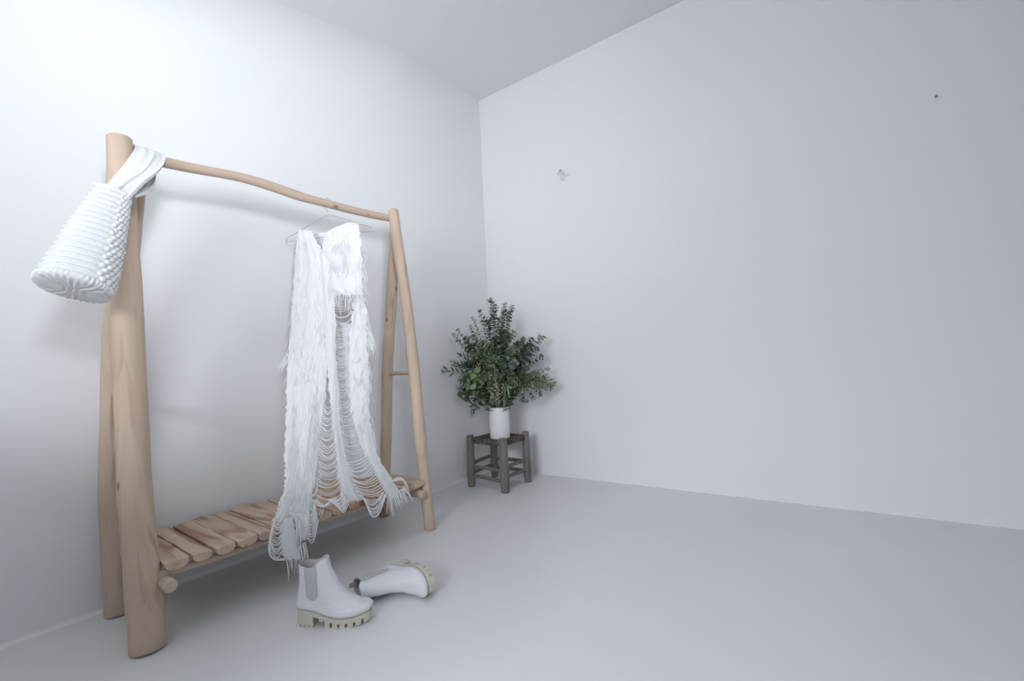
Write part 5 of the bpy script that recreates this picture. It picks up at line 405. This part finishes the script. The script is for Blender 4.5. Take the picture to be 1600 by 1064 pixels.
tn = {'gap_left': 'thread_ladder', 'gap_mid': 'thread_ladder', 'gap_right': 'thread_ladder', 'loops_right': 'thread_loops', 'loops_mid': 'thread_loops',
      'loops_low': 'thread_loops', 'loops_tail': 'thread_loops', 'gathers': 'gathered_threads', 'fringe_tail': 'fringe', 'fringe_right': 'fringe',
      'wisps': 'loose_threads', 'surface_wisps': 'loose_threads'}
rt = random.Random(8)
for k, L in THREADS.items():
    bm = bmesh.new()
    thin = k in ('wisps', 'surface_wisps', 'gap_mid')
    for c in L:
        c = [Vector(p)-DO+Vector((rt.uniform(-1, 1), rt.uniform(-1, 1), 0))*.0012 for p in c]
        r0 = (.0010 if thin else .0017)*rt.uniform(.8, 1.2)
        if k == 'gathers': r0 = .0024
        end = .5 if 'wisps' in k or 'fringe' in k else 1
        tube(bm, c, [r0]*(len(c)-1)+[r0*end], 5, 12)
    to = link(tn[k], bm, M_THREAD, dress)
    if tn[k] == 'loose_threads': to['kind'] = 'stuff'

# ------------------------------------------------------------ crochet bag
bag = thing('crochet_bag', 'white ribbed crochet bag hung by its strap over the left end of the rack', 'bag', (.42, -2.30, 1.44))
BO = Vector((.42, -2.30, 1.44)); BT = Vector((.402, -2.300, 1.441)); BB = Vector((.478, -2.408, 1.128))
ax = (BB-BT).normalized(); wd = Vector((.12, .99, 0)); wd = (wd-ax*wd.dot(ax)).normalized(); dp = ax.cross(wd).normalized()
if dp.x < 0: dp = -dp
# wd: to the right in the room seen from the window, dp: towards the window
bm = bmesh.new(); n, sg = 150, 144; rings = []
def bagpt(t, an):
    hwid = cr_interp([.044, .055, .067, .077, .084], t); hdep = cr_interp([.022, .036, .050, .062, .074], t)
    c, s = math.cos(an), math.sin(an)
    c_ = math.copysign(abs(c)**.85, c); s_ = math.copysign(abs(s)**.85, s)
    rib = 0.0042*math.cos(t*2*PI*17)
    side = min(1, 1.5*max(0, math.cos(an-.35))**2.2)          # bobbled side towards the post
    rib = rib*(1-side); bob = 0.0
    k = 1+0.012*noise.noise(Vector((math.cos(an)*3, math.sin(an)*3, t*6)))
    p = BT.lerp(BB, t)+wd*(c_*(hwid*k))+dp*(s_*hdep*k)
    nrm = (wd*c*.6+dp*s).normalized()
    p += nrm*(rib+bob+.0015*math.sin(an*48)*math.cos(t*2*PI*34))
    p += Vector((0, 0, -1))*.010*t*math.cos(an)*0.0
    return p
for i in range(n+1):
    t = i/n; rings.append([bm.verts.new(bagpt(t, 2*PI*k/sg)-BO) for k in range(sg)])
# bottom: shallow rounded base with pleats
last = [v.co.copy() for v in rings[-1]]; cen = sum(last, Vector())/sg
rims = [(1.03, .005), (1.03, .011), (.97, .016), (.85, .019), (.6, .021), (.3, .022)]
for sc, d in rims:
    rg = []
    for k in range(sg):
        p = cen+(last[k]-cen)*sc+ax*d
        if sc < 1: p += ax*.0018*math.sin((p-cen).dot(wd)*420)
        rg.append(bm.verts.new(p))
    rings.append(rg)
for i in range(len(rings)-1):
    for k in range(sg): bm.faces.new((rings[i][k], rings[i][(k+1) % sg], rings[i+1][(k+1) % sg], rings[i+1][k]))
bm.faces.new(rings[-1])
# inside
inn = []
for t in (0, .1, .3): inn.append([bm.verts.new((BT.lerp(BB, t)+(bagpt(t, 2*PI*k/sg)-BT.lerp(BB, t))*.86)-BO) for k in range(sg)])
seq = [rings[0]]+inn
for i in range(3):
    for k in range(sg): bm.faces.new((seq[i+1][k], seq[i+1][(k+1) % sg], seq[i][(k+1) % sg], seq[i][k]))
bm.faces.new(inn[-1])
link('bag_body', bm, M_BAG, bag)
bm = bmesh.new(); rb_ = random.Random(4)
for i in range(23):
    for j in range(6):
        t_ = (i+.5)/23; an = -.35+j*.26+(.13 if i % 2 else 0)
        c_ = bagpt(t_, an)-BO; m4 = Matrix.Translation(c_) @ Matrix.Scale(rb_.uniform(.85, 1.15)*(.8+.25*t_), 4)
        bmesh.ops.create_icosphere(bm, subdivisions=2, radius=.0082, matrix=m4)
link('crochet_bobbles', bm, M_BAG, bag)
# strap bands, ribbed lengthwise
def band(name, path, widths, wdir, ribs=3, thick=.006, n=60, seed=0):
    bm = bmesh.new(); nu = 30; rows = []
    P = [Vector(p) for p in path]
    for i in range(n+1):
        t = i/n; c = Vector([cr_interp([p[k] for p in P], t) for k in range(3)])
        c2 = Vector([cr_interp([p[k] for p in P], min(1, t+.02)) for k in range(3)]); c1 = Vector([cr_interp([p[k] for p in P], max(0, t-.02)) for k in range(3)])
        tg = (c2-c1).normalized(); wv = Vector([cr_interp([q[k] for q in wdir], t) for k in range(3)])
        wv = (wv-tg*wv.dot(tg)).normalized(); nm = tg.cross(wv); W = cr_interp(widths, t); row = []
        for j in range(nu+1):
            s = j/nu*2-1
            h = thick*(.5+.5*math.cos(s*PI*ribs))*1.0+.0008*math.sin(i*1.9+j)+.004*(1-s*s)
            row.append(bm.verts.new(c+wv*s*W+nm*h-BO))
        for j in range(nu, -1, -1):
            s = j/nu*2-1; row.append(bm.verts.new(c+wv*s*W-nm*(.002+.001*math.cos(s*PI*ribs))-BO))
        rows.append(row)
    m_ = len(rows[0])
    for i in range(n):
        for j in range(m_): bm.faces.new((rows[i][j], rows[i][(j+1) % m_], rows[i+1][(j+1) % m_], rows[i+1][j]))
    bm.faces.new(rows[0]); bm.faces.new(rows[-1])
    return link(name, bm, M_BAG, bag)
X = Vector
band('strap', [(.385, -2.322, 1.425), (.355, -2.275, 1.49), (.335, -2.225, 1.56), (.308, -2.192, 1.625), (.27, -2.185, 1.657), (.232, -2.185, 1.635), (.222, -2.19, 1.59)],
     [.024, .027, .028, .027, .026, .022, .02], [(.75, .66, 0), (.7, .7, .1), (.3, .95, .1), (.0, 1, 0), (0, 1, 0), (0, 1, 0), (0, 1, 0)], 2)
band('strap', [(.425, -2.285, 1.42), (.385, -2.235, 1.49), (.345, -2.185, 1.56), (.305, -2.150, 1.62), (.27, -2.145, 1.653), (.240, -2.15, 1.63), (.245, -2.158, 1.59), (.295, -2.178, 1.53), (.345, -2.205, 1.48), (.395, -2.255, 1.435)],
     [.022, .022, .022, .020, .020, .020, .018, .018, .018, .016], [(.75, .66, 0), (.7, .7, .1), (.3, .95, .1), (.0, 1, 0), (0, 1, 0), (0, 1, 0), (0, 1, 0), (.4, .9, 0), (.6, .8, 0), (.7, .6, 0)], 2, n=90)

# ------------------------------------------------------------ ankle boots
SL = [  # x0, x1, heel half width, ball half width, z heel, z toe
    (0.006, .252, .029, .040, .0600, .0300), (-.001, .259, .032, .0455, .0660, .0400), (-.003, .260, .0335, .0465, .076, .052),
    (-.001, .247, .033, .0435, .089, .062), (.003, .218, .032, .039, .104, .076), (.006, .183, .032, .036, .120, .096),
    (.009, .154, .033, .033, .140, .124), (.011, .135, .0345, .032, .165, .162), (.011, .120, .0355, .032, .192, .192), (.012, .112, .036, .033, .214, .230)]
def sl_at(k): return [cr_interp([s[i] for s in SL], k) for i in range(6)]
def sstep(a): a = min(max(a, 0), 1); return a*a*(3-2*a)
def bootpt(k, an, off=0.0):
    x0, x1, wh, wb, zh, zt = sl_at(k)
    c, s = math.cos(an), math.sin(an); u_ = (1+c)/2; L_ = x1-x0
    x = x0+L_*(.5+.5*math.copysign(abs(c)**.9, c))
    foot = min(1, max(0, (L_-.11)/.14))
    wbase = math.copysign(abs(s)**(.62+.18*(1-foot)), s)
    prof = wh+(wb-wh)*sstep((u_-.15)/.5)
    waist = 1-.16*foot*math.exp(-((u_-.36)/.16)**2)
    y = wbase*prof*waist
    arch = sstep((u_-.10)/.50)
    z = zh+(zt-zh)*arch
    if k < .35: z += .012*foot*sstep((u_-.72)/.28)*(1-k*1.5)     # toe spring
    if k > .93: z -= .022*((k-.93)/.07)*math.exp(-((u_-.5)/.22)**2)
    if off:
        cx_ = (x0+x1)/2; d = Vector((x-cx_, y*2.2, 0)).normalized(); x += d.x*off; y += d.y*off
    return Vector((x, y, z))
def outline(t, off=0): return bootpt(0, t, off)
def make_boot(name, label, group, tabflip=1):
    b = thing(name, label, 'boot', (0, 0, 0), group)
    bm = bmesh.new(); nk, sg = 54, 72; rings = []
    for i in range(nk+1): rings.append([bm.verts.new(bootpt(i/nk, 2*PI*k/sg)+Vector((0, .0022*noise.noise(Vector((i*.22, math.cos(2*PI*k/sg)*3, math.sin(2*PI*k/sg)*3))), 0))) for k in range(sg)])
    for i in range(nk):
        for k in range(sg): bm.faces.new((rings[i][k], rings[i][(k+1) % sg], rings[i+1][(k+1) % sg], rings[i+1][k]))
    bm.faces.new(rings[0])
    # rolled rim
    rg = [bm.verts.new(bootpt(1, 2*PI*k/sg, -.0028)+Vector((0, 0, .0004))) for k in range(sg)]
    for k in range(sg): bm.faces.new((rings[-1][k], rings[-1][(k+1) % sg], rg[(k+1) % sg], rg[k]))
    o = link('upper', bm, M_LEATHER, b)
    bm = bmesh.new(); rings = []
    for i in range(26): rings.append([bm.verts.new(bootpt(1-i*.026, 2*PI*k/sg, -.003)) for k in range(sg)])
    for i in range(25):
        for k in range(sg): bm.faces.new((rings[i][k], rings[i][(k+1) % sg], rings[i+1][(k+1) % sg], rings[i+1][k]))
    bm.faces.new(rings[-1])
    link('lining', bm, M_LINING, b)
    # elastic gussets: U shaped, ribbed, one each side
    table = []
    for side in (1, -1):
        smp = []
        for i in range(121):
            for j in range(121):
                k = .35+.65*i/120; an = side*(.25+2.6*j/120); p = bootpt(k, an); smp.append((p, k, an))
        bm = bmesh.new(); NI, NJ = 20, 16; gr = []
        for i in range(NI+1):
            v = i/NI; row = []
            hwid = .023*(1-.12*v)*math.sqrt(max(0.02, 1-max(0, (v-.82)/.18)**2))
            for j in range(NJ+1):
                uu = j/NJ*2-1; x = .060+v*.004+uu*hwid*(1-.12*(1-v)); z = (.2135)-v*.118
                best = min(smp, key=lambda q: (q[0].x-x)**2+(q[0].z-z)**2)
                an = best[2]; p = bootpt(best[1], an)
                y = p.y+side*(.0012+.0004*(j % 2)); row.append(bm.verts.new((x, y, min(z, p.z if i == 0 else z))))
            gr.append(row)
        for i in range(NI):
            for j in range(NJ): bm.faces.new((gr[i][j], gr[i][j+1], gr[i+1][j+1], gr[i+1][j]))
        g_ = link('elastic_gusset', bm, M_ELASTIC, b); md = g_.modifiers.new('s', 'SOLIDIFY'); md.thickness = .0012; md.offset = 0
    # welt seam line
    bm = bmesh.new(); pts = [bootpt(.02, 2*PI*k/90, .0030) for k in range(91)]
    tube(bm, pts, .0011, 6, cap=False); link('welt_seam', bm, M_SEAM, b)
    # pull tab at the back of the shaft
    bm = bmesh.new(); tube(bm, [(.013, 0, .200), (.007, 0, .214), (.010, 0, .228), (.015, 0, .216), (.017, 0, .202)], .0014, 6, 16)
    for v in bm.verts: v.co.y *= 6
    link('pull_tab', bm, M_ELASTIC, b)
    # outsole
    bm = bmesh.new(); sg2 = 90
    def ring(off, dz=None, zfix=None):
        out = []
        for k in range(sg2):
            p = outline(2*PI*k/sg2, off)
            if dz is not None: p.z += dz
            out.append(bm.verts.new(p))
        return out
    rr_ = [ring(.0015, .002), ring(.0042, .001), ring(.0048, -.006), ring(.0046, -.013), ring(.0030, -.0165)]
    for i in range(len(rr_)-1):
        for k in range(sg2): bm.faces.new((rr_[i][k], rr_[i][(k+1) % sg2], rr_[i+1][(k+1) % sg2], rr_[i+1][k]))
    bm.faces.new(rr_[0]); bm.faces.new(rr_[-1])
    # half width of the outline and sole height as functions of x
    pl_ = [outline(PI*k/200, .0046) for k in range(201)]
    def hwf(x):
        q = min(pl_, key=lambda p: abs(p.x-x)); return abs(q.y), q.z
    def slab(xa, xb, zb, inset=0.0, n=6, ztop=None):
        top = []; bot = []
        for side in (1, -1):
            rng = range(n+1) if side == 1 else range(n, -1, -1)
            for i in rng:
                x = xa+(xb-xa)*i/n; y, z = hwf(x); y = max(.004, y-inset); zz = zb(x) if callable(zb) else zb
                top.append(bm.verts.new((x, side*y, (z-.012) if ztop is None else ztop))); bot.append(bm.verts.new((x, side*(y-.001), zz)))
        m_ = len(top)
        for i in range(m_): bm.faces.new((top[i], top[(i+1) % m_], bot[(i+1) % m_], bot[i]))
        bm.faces.new(top); bm.faces.new(bot)
    for j in range(6):
        xa = .104+j*.0265; hgt = lambda x: .015*max(0, (x-.175)/.085)**2
        slab(xa, xa+.0185, hgt, .0 if j % 2 == 0 else .0015, 4)
    slab(.083, .096, .018, .003, 3)
    # heel block: tapered, with grooves cut in its foot
    slab(.0, .062, .0085, .001, 10)
    for j in range(4): slab(.001+j*.0158, .0012+j*.0158+.0128, .0, .001, 3, ztop=.010)
    link('lugged_sole', bm, M_SOLE, b)
    return b
boot1 = make_boot('ankle_boot', 'white leather ankle boot standing upright on a chunky cream lugged sole', 'pair of white ankle boots')
def place(o, origin, X_, Z_, k=1.0):
    X_ = Vector(X_).normalized(); Z_ = Vector(Z_); Z_ = (Z_-X_*Z_.dot(X_)).normalized(); Y_ = Z_.cross(X_)
    o.matrix_world = Matrix(((X_.x*k, Y_.x*k, Z_.x*k, origin[0]), (X_.y*k, Y_.y*k, Z_.y*k, origin[1]), (X_.z*k, Y_.z*k, Z_.z*k, origin[2]), (0, 0, 0, 1)))
boot2 = boot1.copy(); C.objects.link(boot2)
for ch in list(boot1.children):
    c_ = ch.copy(); C.objects.link(c_); c_.parent = boot2
boot2['label'] = 'white leather ankle boot lying on its side with its sole turned away'
place(boot1, (.712, -1.918, 0), (.783, .622, 0), (0, 0, 1), .95)
place(boot2, (.735, -1.492, .047), (.985, -.175, 0), (-.175, -.985, -.03), 1.0)

# ------------------------------------------------------------ stool
stool = thing('wooden_stool', 'small weathered grey wooden stool with a woven rush seat in the corner', 'stool', (.285, -.305, 0))
SO = Vector((.285, -.305, 0)); sd = .138
cor = {(-1, -1): (.148, -.434), (1, -1): (.432, -.437), (1, 1): (.419, -.172), (-1, 1): (.135, -.175)}
for kx, (x, y) in cor.items():
    bm = bmesh.new(); rb = .029 if kx == (1, -1) else .026
    px_ = x-SO.x; py_ = y-SO.y
    tube(bm, [(px_, py_, 0), (px_*.995, py_*.99, .08), (px_*.985, py_*.99, .20), (px_*.975, py_*.98, .335)], [rb*.88, rb, rb*1.0, rb*.92], 18, 18, .08, kx[0]*3+kx[1], bevel=.004)
    link('leg', bm, M_GREY, stool)
order = [(-1, -1), (1, -1), (1, 1), (-1, 1)]
for i in range(4):
    a = cor[order[i]]; b_ = cor[order[(i+1) % 4]]
    for z, dz in ((.135, .0), (.072, .0)):
        z0 = z+(.018 if i % 2 else 0)
        bm = bmesh.new(); a3 = Vector((a[0]-SO.x, a[1]-SO.y, z0)); b3 = Vector((b_[0]-SO.x, b_[1]-SO.y, z0-.006)); mid = (a3+b3)/2+Vector((0, 0, .004))
        tube(bm, [a3, mid, b3], [.010, .0115, .010], 10, 10, .1, i+z*50); link('rung', bm, M_GREYR, stool)
M_RUSH = mat('woven_rush', (.11, .095, .08), .9, .1)
cr_, nt_, mp_ = noise_mix(M_RUSH, (.055, .047, .040), (.17, .148, .125), 60, detail=4)
lk(M_RUSH, cr_.outputs[0], bsdf(M_RUSH).inputs['Base Color']); bump(M_RUSH, nt_.outputs[0], .5, .002)
bm = bmesh.new(); n = 64; g = []
hx, hy = .142, .131
for i in range(n+1):
    row = []
    for j in range(n+1):
        a, b_ = i/n*2-1, j/n*2-1; m_ = max(abs(a), abs(b_))
        z = .318-.012*(1-m_)**.5-(.010*max(0, (m_-.93)/.07)**2) + .0016*math.cos(m_*2*PI*16)
        row.append(bm.verts.new((a*hx, b_*hy, z)))
    g.append(row)
for i in range(n):
    for j in range(n): bm.faces.new((g[i][j], g[i+1][j], g[i+1][j+1], g[i][j+1]))
ge = bmesh.ops.extrude_face_region(bm, geom=list(bm.faces))
for v in ge['geom']:
    if isinstance(v, bmesh.types.BMVert): v.co.z = .284+(.318-.284)*.3*(1-max(abs(v.co.x)/hx, abs(v.co.y)/hy))
link('woven_seat', bm, M_RUSH, stool)

# ------------------------------------------------------------ vase
VB = Vector((.310, -.312, .3095)); VR = .066; VH = .205
bm = bmesh.new(); prof = [(0, 0), (VR-.006, 0), (VR-.001, .003), (VR, .010), (VR, VH-.004), (VR-.002, VH), (VR-.005, VH), (VR-.007, VH-.004), (VR-.007, .02), (0, .015)]
rings = []
for r_, z in prof[1:-1]: rings.append([bm.verts.new((r_*math.cos(2*PI*k/48), r_*math.sin(2*PI*k/48), z)) for k in range(48)])
for i in range(len(rings)-1):
    for k in range(48): bm.faces.new((rings[i][k], rings[i][(k+1) % 48], rings[i+1][(k+1) % 48], rings[i+1][k]))
bm.faces.new(rings[0]); bm.faces.new(rings[-1])
vase = tag(link('cylinder_vase', bm, M_VASE), 'plain white cylindrical vase on the grey stool holding green branches', 'vase'); vase.location = VB

# ------------------------------------------------------------ eucalyptus bouquet
bq = thing('eucalyptus_bouquet', 'big loose bouquet of grey green eucalyptus branches in the white vase', 'bouquet', (VB.x, VB.y, VB.z+.02))
BQ = Vector((VB.x, VB.y, VB.z+.02)); rl = random.Random(21)
VR_ = Vector((.7955, .604, 0)); VF_ = Vector((-.604, .797, 0))
def leaf(bm, p, d, nrm, L_, W_, kind):
    d = d.normalized(); nrm = (nrm-d*nrm.dot(d))
    if nrm.length < 1e-4: nrm = d.orthogonal()
    nrm.normalize(); s = d.cross(nrm); N_ = 9 if kind == 'round' else 7
    cv = rl.uniform(-.15, .25)
    top = []; pts = []
    for k in range(N_):
        an = 2*PI*k/N_; c = math.cos(an); sn = math.sin(an)
        if kind == 'round': a = .5-.5*c; wv = sn*.5*(1+.12*c)
        else: a = .5-.5*c; wv = sn*.5*(1-.25*c)
        pts.append(p+d*(a*L_)+s*(wv*W_)+nrm*(abs(wv)*W_*cv*1.6+.18*L_*cv*a*a*2))
    c0 = bm.verts.new(p+d*L_*.5+nrm*(.04*L_*cv)); vs = [bm.verts.new(clampw(q)) for q in pts]
    for k in range(N_): bm.faces.new((c0, vs[k], vs[(k+1) % N_]))
def clampw(q):
    wq = q+BQ
    if wq.x < .012: q = Vector((.012-BQ.x, q.y, q.z))
    wq = q+BQ
    lim = wall_y(wq.x)-.012
    if wq.y > lim: q = Vector((q.x, lim-BQ.y, q.z))
    return q
def branch(tip_s, tip_z, dep, kind='round', lm=None, size=.024, gap=.020, side=3, bare=.25, sag=0.0, base=None, spread=1.0, twigs=0, lab=None):
    tip = VR_*tip_s+VF_*dep+Vector((0, 0, tip_z-BQ.z)); b0 = Vector((rl.uniform(-.03, .03), rl.uniform(-.03, .03), .0))
    m1 = Vector((tip.x*.10+b0.x, tip.y*.10+b0.y, .19)); m1.x = max(-.05, min(.05, m1.x)); m1.y = max(-.05, min(.05, m1.y))
    m2 = m1.lerp(tip, .5)+Vector((0, 0, .05+sag))
    P = [b0, m1, m2, tip]
    n = 24; C_ = [Vector([cr_interp([p[k] for p in P], i/n) for k in range(3)]) for i in range(n+1)]
    C_ = [clampw(c) if i > 8 else c for i, c in enumerate(C_)]
    bs = bmesh.new(); tube(bs, C_, [.0030*(1-i/n*.7) for i in range(n+1)], 6)
    bl = bmesh.new()
    segs = [(C_, bare)]
    for q in range(twigs):
        i0 = rl.randint(9, 19); st = C_[i0]; d = (C_[i0+1]-C_[i0-1]).normalized()
        dd = (d+Vector((rl.uniform(-1, 1), rl.uniform(-1, 1), rl.uniform(-.6, .9)))*.9).normalized(); L_ = rl.uniform(.06, .13)
        tw = [clampw(st+dd*L_*j/6+Vector((0, 0, -.01*(j/6)**2))) for j in range(7)]; tube(bs, tw, [.0016-.0001*j for j in range(7)], 5); segs.append((tw, .1))
    for cv, br in segs:
        L_ = sum((cv[i+1]-cv[i]).length for i in range(len(cv)-1)); k = 0; s_ = L_*br
        while s_ < L_:
            t = s_/L_; x = t*(len(cv)-1); i = min(int(x), len(cv)-2); p = cv[i].lerp(cv[i+1], x-i); d = (cv[i+1]-cv[i]).normalized()
            a1 = d.orthogonal().normalized(); b1 = d.cross(a1); an0 = k*1.57+rl.uniform(-.5, .5); sz = size*1.38*(1-.35*t)*rl.uniform(.75, 1.15)
            for q in range(2 if side > 1 else 1):
                an = an0+q*PI+rl.uniform(-.3, .3); o_ = a1*math.cos(an)+b1*math.sin(an)
                if kind == 'round': dd = (o_+d*.35*rl.uniform(.3, 1.4)); nn = (d+o_*rl.uniform(-.6, .3)+Vector((rl.uniform(-.4, .4),)*3)); leaf(bl, p+o_*.003, dd, nn, sz*1.05, sz, 'round')
                else: dd = (o_*.8+d*.8*rl.uniform(.6, 1.3)); nn = Vector((rl.uniform(-1, 1), rl.uniform(-1, 1), 1)); leaf(bl, p+o_*.002, dd, nn, sz*1.9, sz*.42, 'long')
            k += 1; s_ += gap*(1-.35*t)*rl.uniform(.8, 1.2)
        dt = (cv[-1]-cv[-2]); leaf(bl, cv[-1], dt, dt.orthogonal(), size*.5, size*.5, 'round')
    b = link('branch', bs, M_STEM, bq)
    link('leaves', bl, lm or M_LEAF, b)
T = [ # s, z, depth, kind, mat, size, gap, twigs
    (-.028, 1.235, .02, 'round', M_LEAFB, .024, .017, 2), (-.005, 1.215, .0, 'round', M_LEAFB, .022, .017, 2), (.118, 1.18, .03, 'round', M_LEAFB, .024, .017, 2), (.095, 1.14, -.02, 'round', M_LEAF, .024, .017, 3),
    (.07, 1.20, .04, 'round', M_LEAFB, .022, .017, 1), (.03, 1.10, -.03, 'round', M_LEAF, .026, .018, 3), (.05, 1.02, .04, 'round', M_LEAF, .028, .019, 2),
    (-.10, 1.16, .0, 'round', M_LEAFB, .022, .021, 1), (-.145, 1.11, -.02, 'round', M_LEAF, .022, .024, 1), (-.05, 1.08, .03, 'round', M_LEAFB, .024, .02, 1),
    (-.245, 1.035, -.05, 'round', M_LEAF, .022, .027, 1), (-.20, .985, -.04, 'round', M_LEAFY, .03, .022, 2), (-.17, .93, .0, 'round', M_LEAF, .028, .020, 3), (-.23, .86, -.06, 'long', M_OLIVE, .024, .03, 1),
    (.305, .965, -.02, 'round', M_LEAF, .034, .024, 1), (.24, .955, .02, 'round', M_LEAFB, .034, .024, 2), (.27, .885, -.05, 'round', M_LEAFB, .03, .022, 1), (.18, .96, -.04, 'round', M_LEAF, .032, .023, 2),
    (.30, .83, .0, 'round', M_LEAFB, .028, .022, 1), (.21, .87, -.10, 'round', M_LEAFB, .038, .026, 2), (.34, .75, -.03, 'round', M_LEAF, .022, .024, 1), (.30, .70, -.08, 'long', M_LEAF, .024, .022, 2),
    (.365, .655, -.04, 'long', M_LEAF, .024, .016, 1), (.355, .62, -.02, 'round', M_LEAF, .022, .016, 1), (.29, .64, -.12, 'long', M_LEAF, .026, .018, 2), (.235, .56, -.05, 'round', M_LEAF, .026, .019, 1),
    (.16, .55, -.10, 'round', M_LEAF, .022, .024, 1), (.20, .66, -.15, 'long', M_LEAFY, .026, .018, 2), (-.345, .775, -.09, 'long', M_OLIVE, .028, .040, 0), (-.27, .80, -.05, 'long', M_OLIVE, .024, .035, 0),
    (-.24, .63, -.06, 'round', M_LEAFY, .046, .028, 1), (-.20, .58, -.10, 'round', M_LEAF, .044, .027, 1), (-.13, .56, -.05, 'round', M_LEAF, .036, .024, 1), (-.22, .72, -.10, 'round', M_LEAFY, .042, .026, 2), (-.21, .80, .0, 'round', M_LEAF, .03, .02, 3),
    (-.13, .85, -.12, 'long', M_LEAFY, .026, .016, 4), (-.06, .90, -.10, 'long', M_LEAFY, .026, .016, 4), (-.02, .82, -.16, 'long', M_LEAFY, .024, .015, 4), (.03, .95, -.03, 'round', M_LEAF, .028, .018, 3),
    (.08, .88, -.10, 'round', M_LEAF, .032, .02, 3), (.12, .80, -.15, 'round', M_LEAFB, .036, .023, 3), (.02, .73, -.18, 'long', M_LEAFY, .024, .015, 3), (.10, .70, -.17, 'long', M_LEAF, .026, .015, 4),
    (-.10, .70, -.17, 'round', M_LEAF, .034, .021, 3), (-.15, .78, -.08, 'round', M_LEAFB, .028, .019, 3), (.16, .76, .03, 'round', M_LEAF, .03, .018, 3), (-.04, .64, -.15, 'round', M_LEAF, .028, .019, 2), (.07, .62, -.16, 'long', M_LEAF, .026, .017, 3),
    (.0, .98, .07, 'round', M_LEAF, .028, .017, 3), (-.09, .95, .04, 'round', M_LEAF, .028, .018, 3), (.13, .92, .05, 'round', M_LEAF, .028, .018, 3), (-.16, .65, .02, 'round', M_LEAF, .032, .019, 2)]
T = T+[(s+rl.uniform(-.045, .045), z+rl.uniform(-.05, .03), d+rl.uniform(-.05, .05), k, m, sz, g, tw) for (s, z, d, k, m, sz, g, tw) in T[:40] if abs(s) < .3 and z < 1.16]
for (s, z, dpt, kd, mm, sz, gp, tw) in T:
    branch(s, z, dpt, kd, mm, sz, gp, 3, .30 if z > .6 else .36, 0.02 if z > .7 else .06, twigs=tw)
# pale dried flower sprigs in the middle
for (s, z, dpt) in [(-.01, .80, -.19), (.0, .68, -.2), (.05, .66, -.2), (-.05, .86, -.14), (-.12, .82, -.15)]:
    tip = VR_*s+VF_*dpt+Vector((0, 0, z-BQ.z)); b0 = Vector((rl.uniform(-.02, .02), rl.uniform(-.02, .02), .05))
    P = [b0, b0.lerp(tip, .45)+Vector((0, 0, .03)), tip]; bs = bmesh.new(); tube(bs, P, [.003, .0026, .0016], 6, 12)
    for q in range(7):
        e = P[1].lerp(tip, rl.random())+Vector((0, 0, 0)); tube(bs, [e, e+Vector((rl.uniform(-1, 1), rl.uniform(-1, 1), rl.uniform(-.3, 1)))*.035], .0012, 5)
    st = link('dried_sprig', bs, M_PALESTEM, bq); bl = bmesh.new()
    for q in range(26):
        c = P[1].lerp(tip, rl.uniform(.2, 1.05))+Vector((rl.uniform(-1, 1), rl.uniform(-1, 1), rl.uniform(-1, 1)))*.028
        leaf(bl, c, Vector((rl.uniform(-1, 1), rl.uniform(-1, 1), rl.uniform(-.2, 1))), Vector((rl.uniform(-1, 1), -1, 1)), .011, .009, 'round')
    df = link('dried_flowers', bl, M_FLOWER, st); df['kind'] = 'stuff'

# ------------------------------------------------------------ small things on the walls
M_SOCK = mat('socket_dark', (.12, .12, .12), .6)
sk = thing('wall_socket', 'tiny grey cable outlet low on the left wall beside the vase', 'socket', (0.004, -.232, .464))
bm = bmesh.new(); box(bm, (0, -.014, -.035), (.006, .014, .035)); bmesh.ops.bevel(bm, geom=list(bm.edges), offset=.003, segments=2, affect='EDGES')
link('cover_plate', bm, M_WALL, sk)
bm = bmesh.new(); tube(bm, [(.004, 0, .008), (.0125, 0, .008)], .009, 14); tube(bm, [(.004, 0, -.013), (.012, 0, -.013)], .007, 14)
link('socket_holes', bm, M_SOCK, sk)
wx = .657; wz = 2.066; yw = wall_y(wx)-.004
hk = thing('wire_hook', 'small pale bent wire fixed alone high on the empty wall', 'hook', (wx, yw, wz))
M_WIREW = mat('pale_wire', (.72, .69, .64), .5)
bm = bmesh.new(); tube(bm, [(0, .002, .030), (0, -.010, .030)], .0038, 10); link('wire_nail', bm, M_SEAM, hk)
for pts in ([(-.003, -.006, .034), (-.016, -.01, .016), (-.024, -.008, -.002)], [(.0, -.006, .034), (.010, -.012, .020), (.020, -.01, .0), (.026, -.01, -.022), (.022, -.008, -.042), (.020, -.006, -.050)],
            [(.008, -.006, .026), (.024, -.01, .006), (.040, -.008, -.012), (.062, -.006, -.016)], [(-.006, -.006, .026), (.002, -.01, .0), (.004, -.01, -.026), (.010, -.008, -.048)]):
    bm = bmesh.new(); tube(bm, pts, .0022, 6, 14); link('wire', bm, M_WIREW, hk)
bm = bmesh.new(); tube(bm, [(0, .004, 0), (0, -.006, 0)], .005, 10)
nl = tag(link('wall_nail', bm, M_SEAM), 'lone dark nail head near the upper right of the empty wall', 'nail'); nl.location = (2.58, wall_y(2.58)-.003, 1.965)
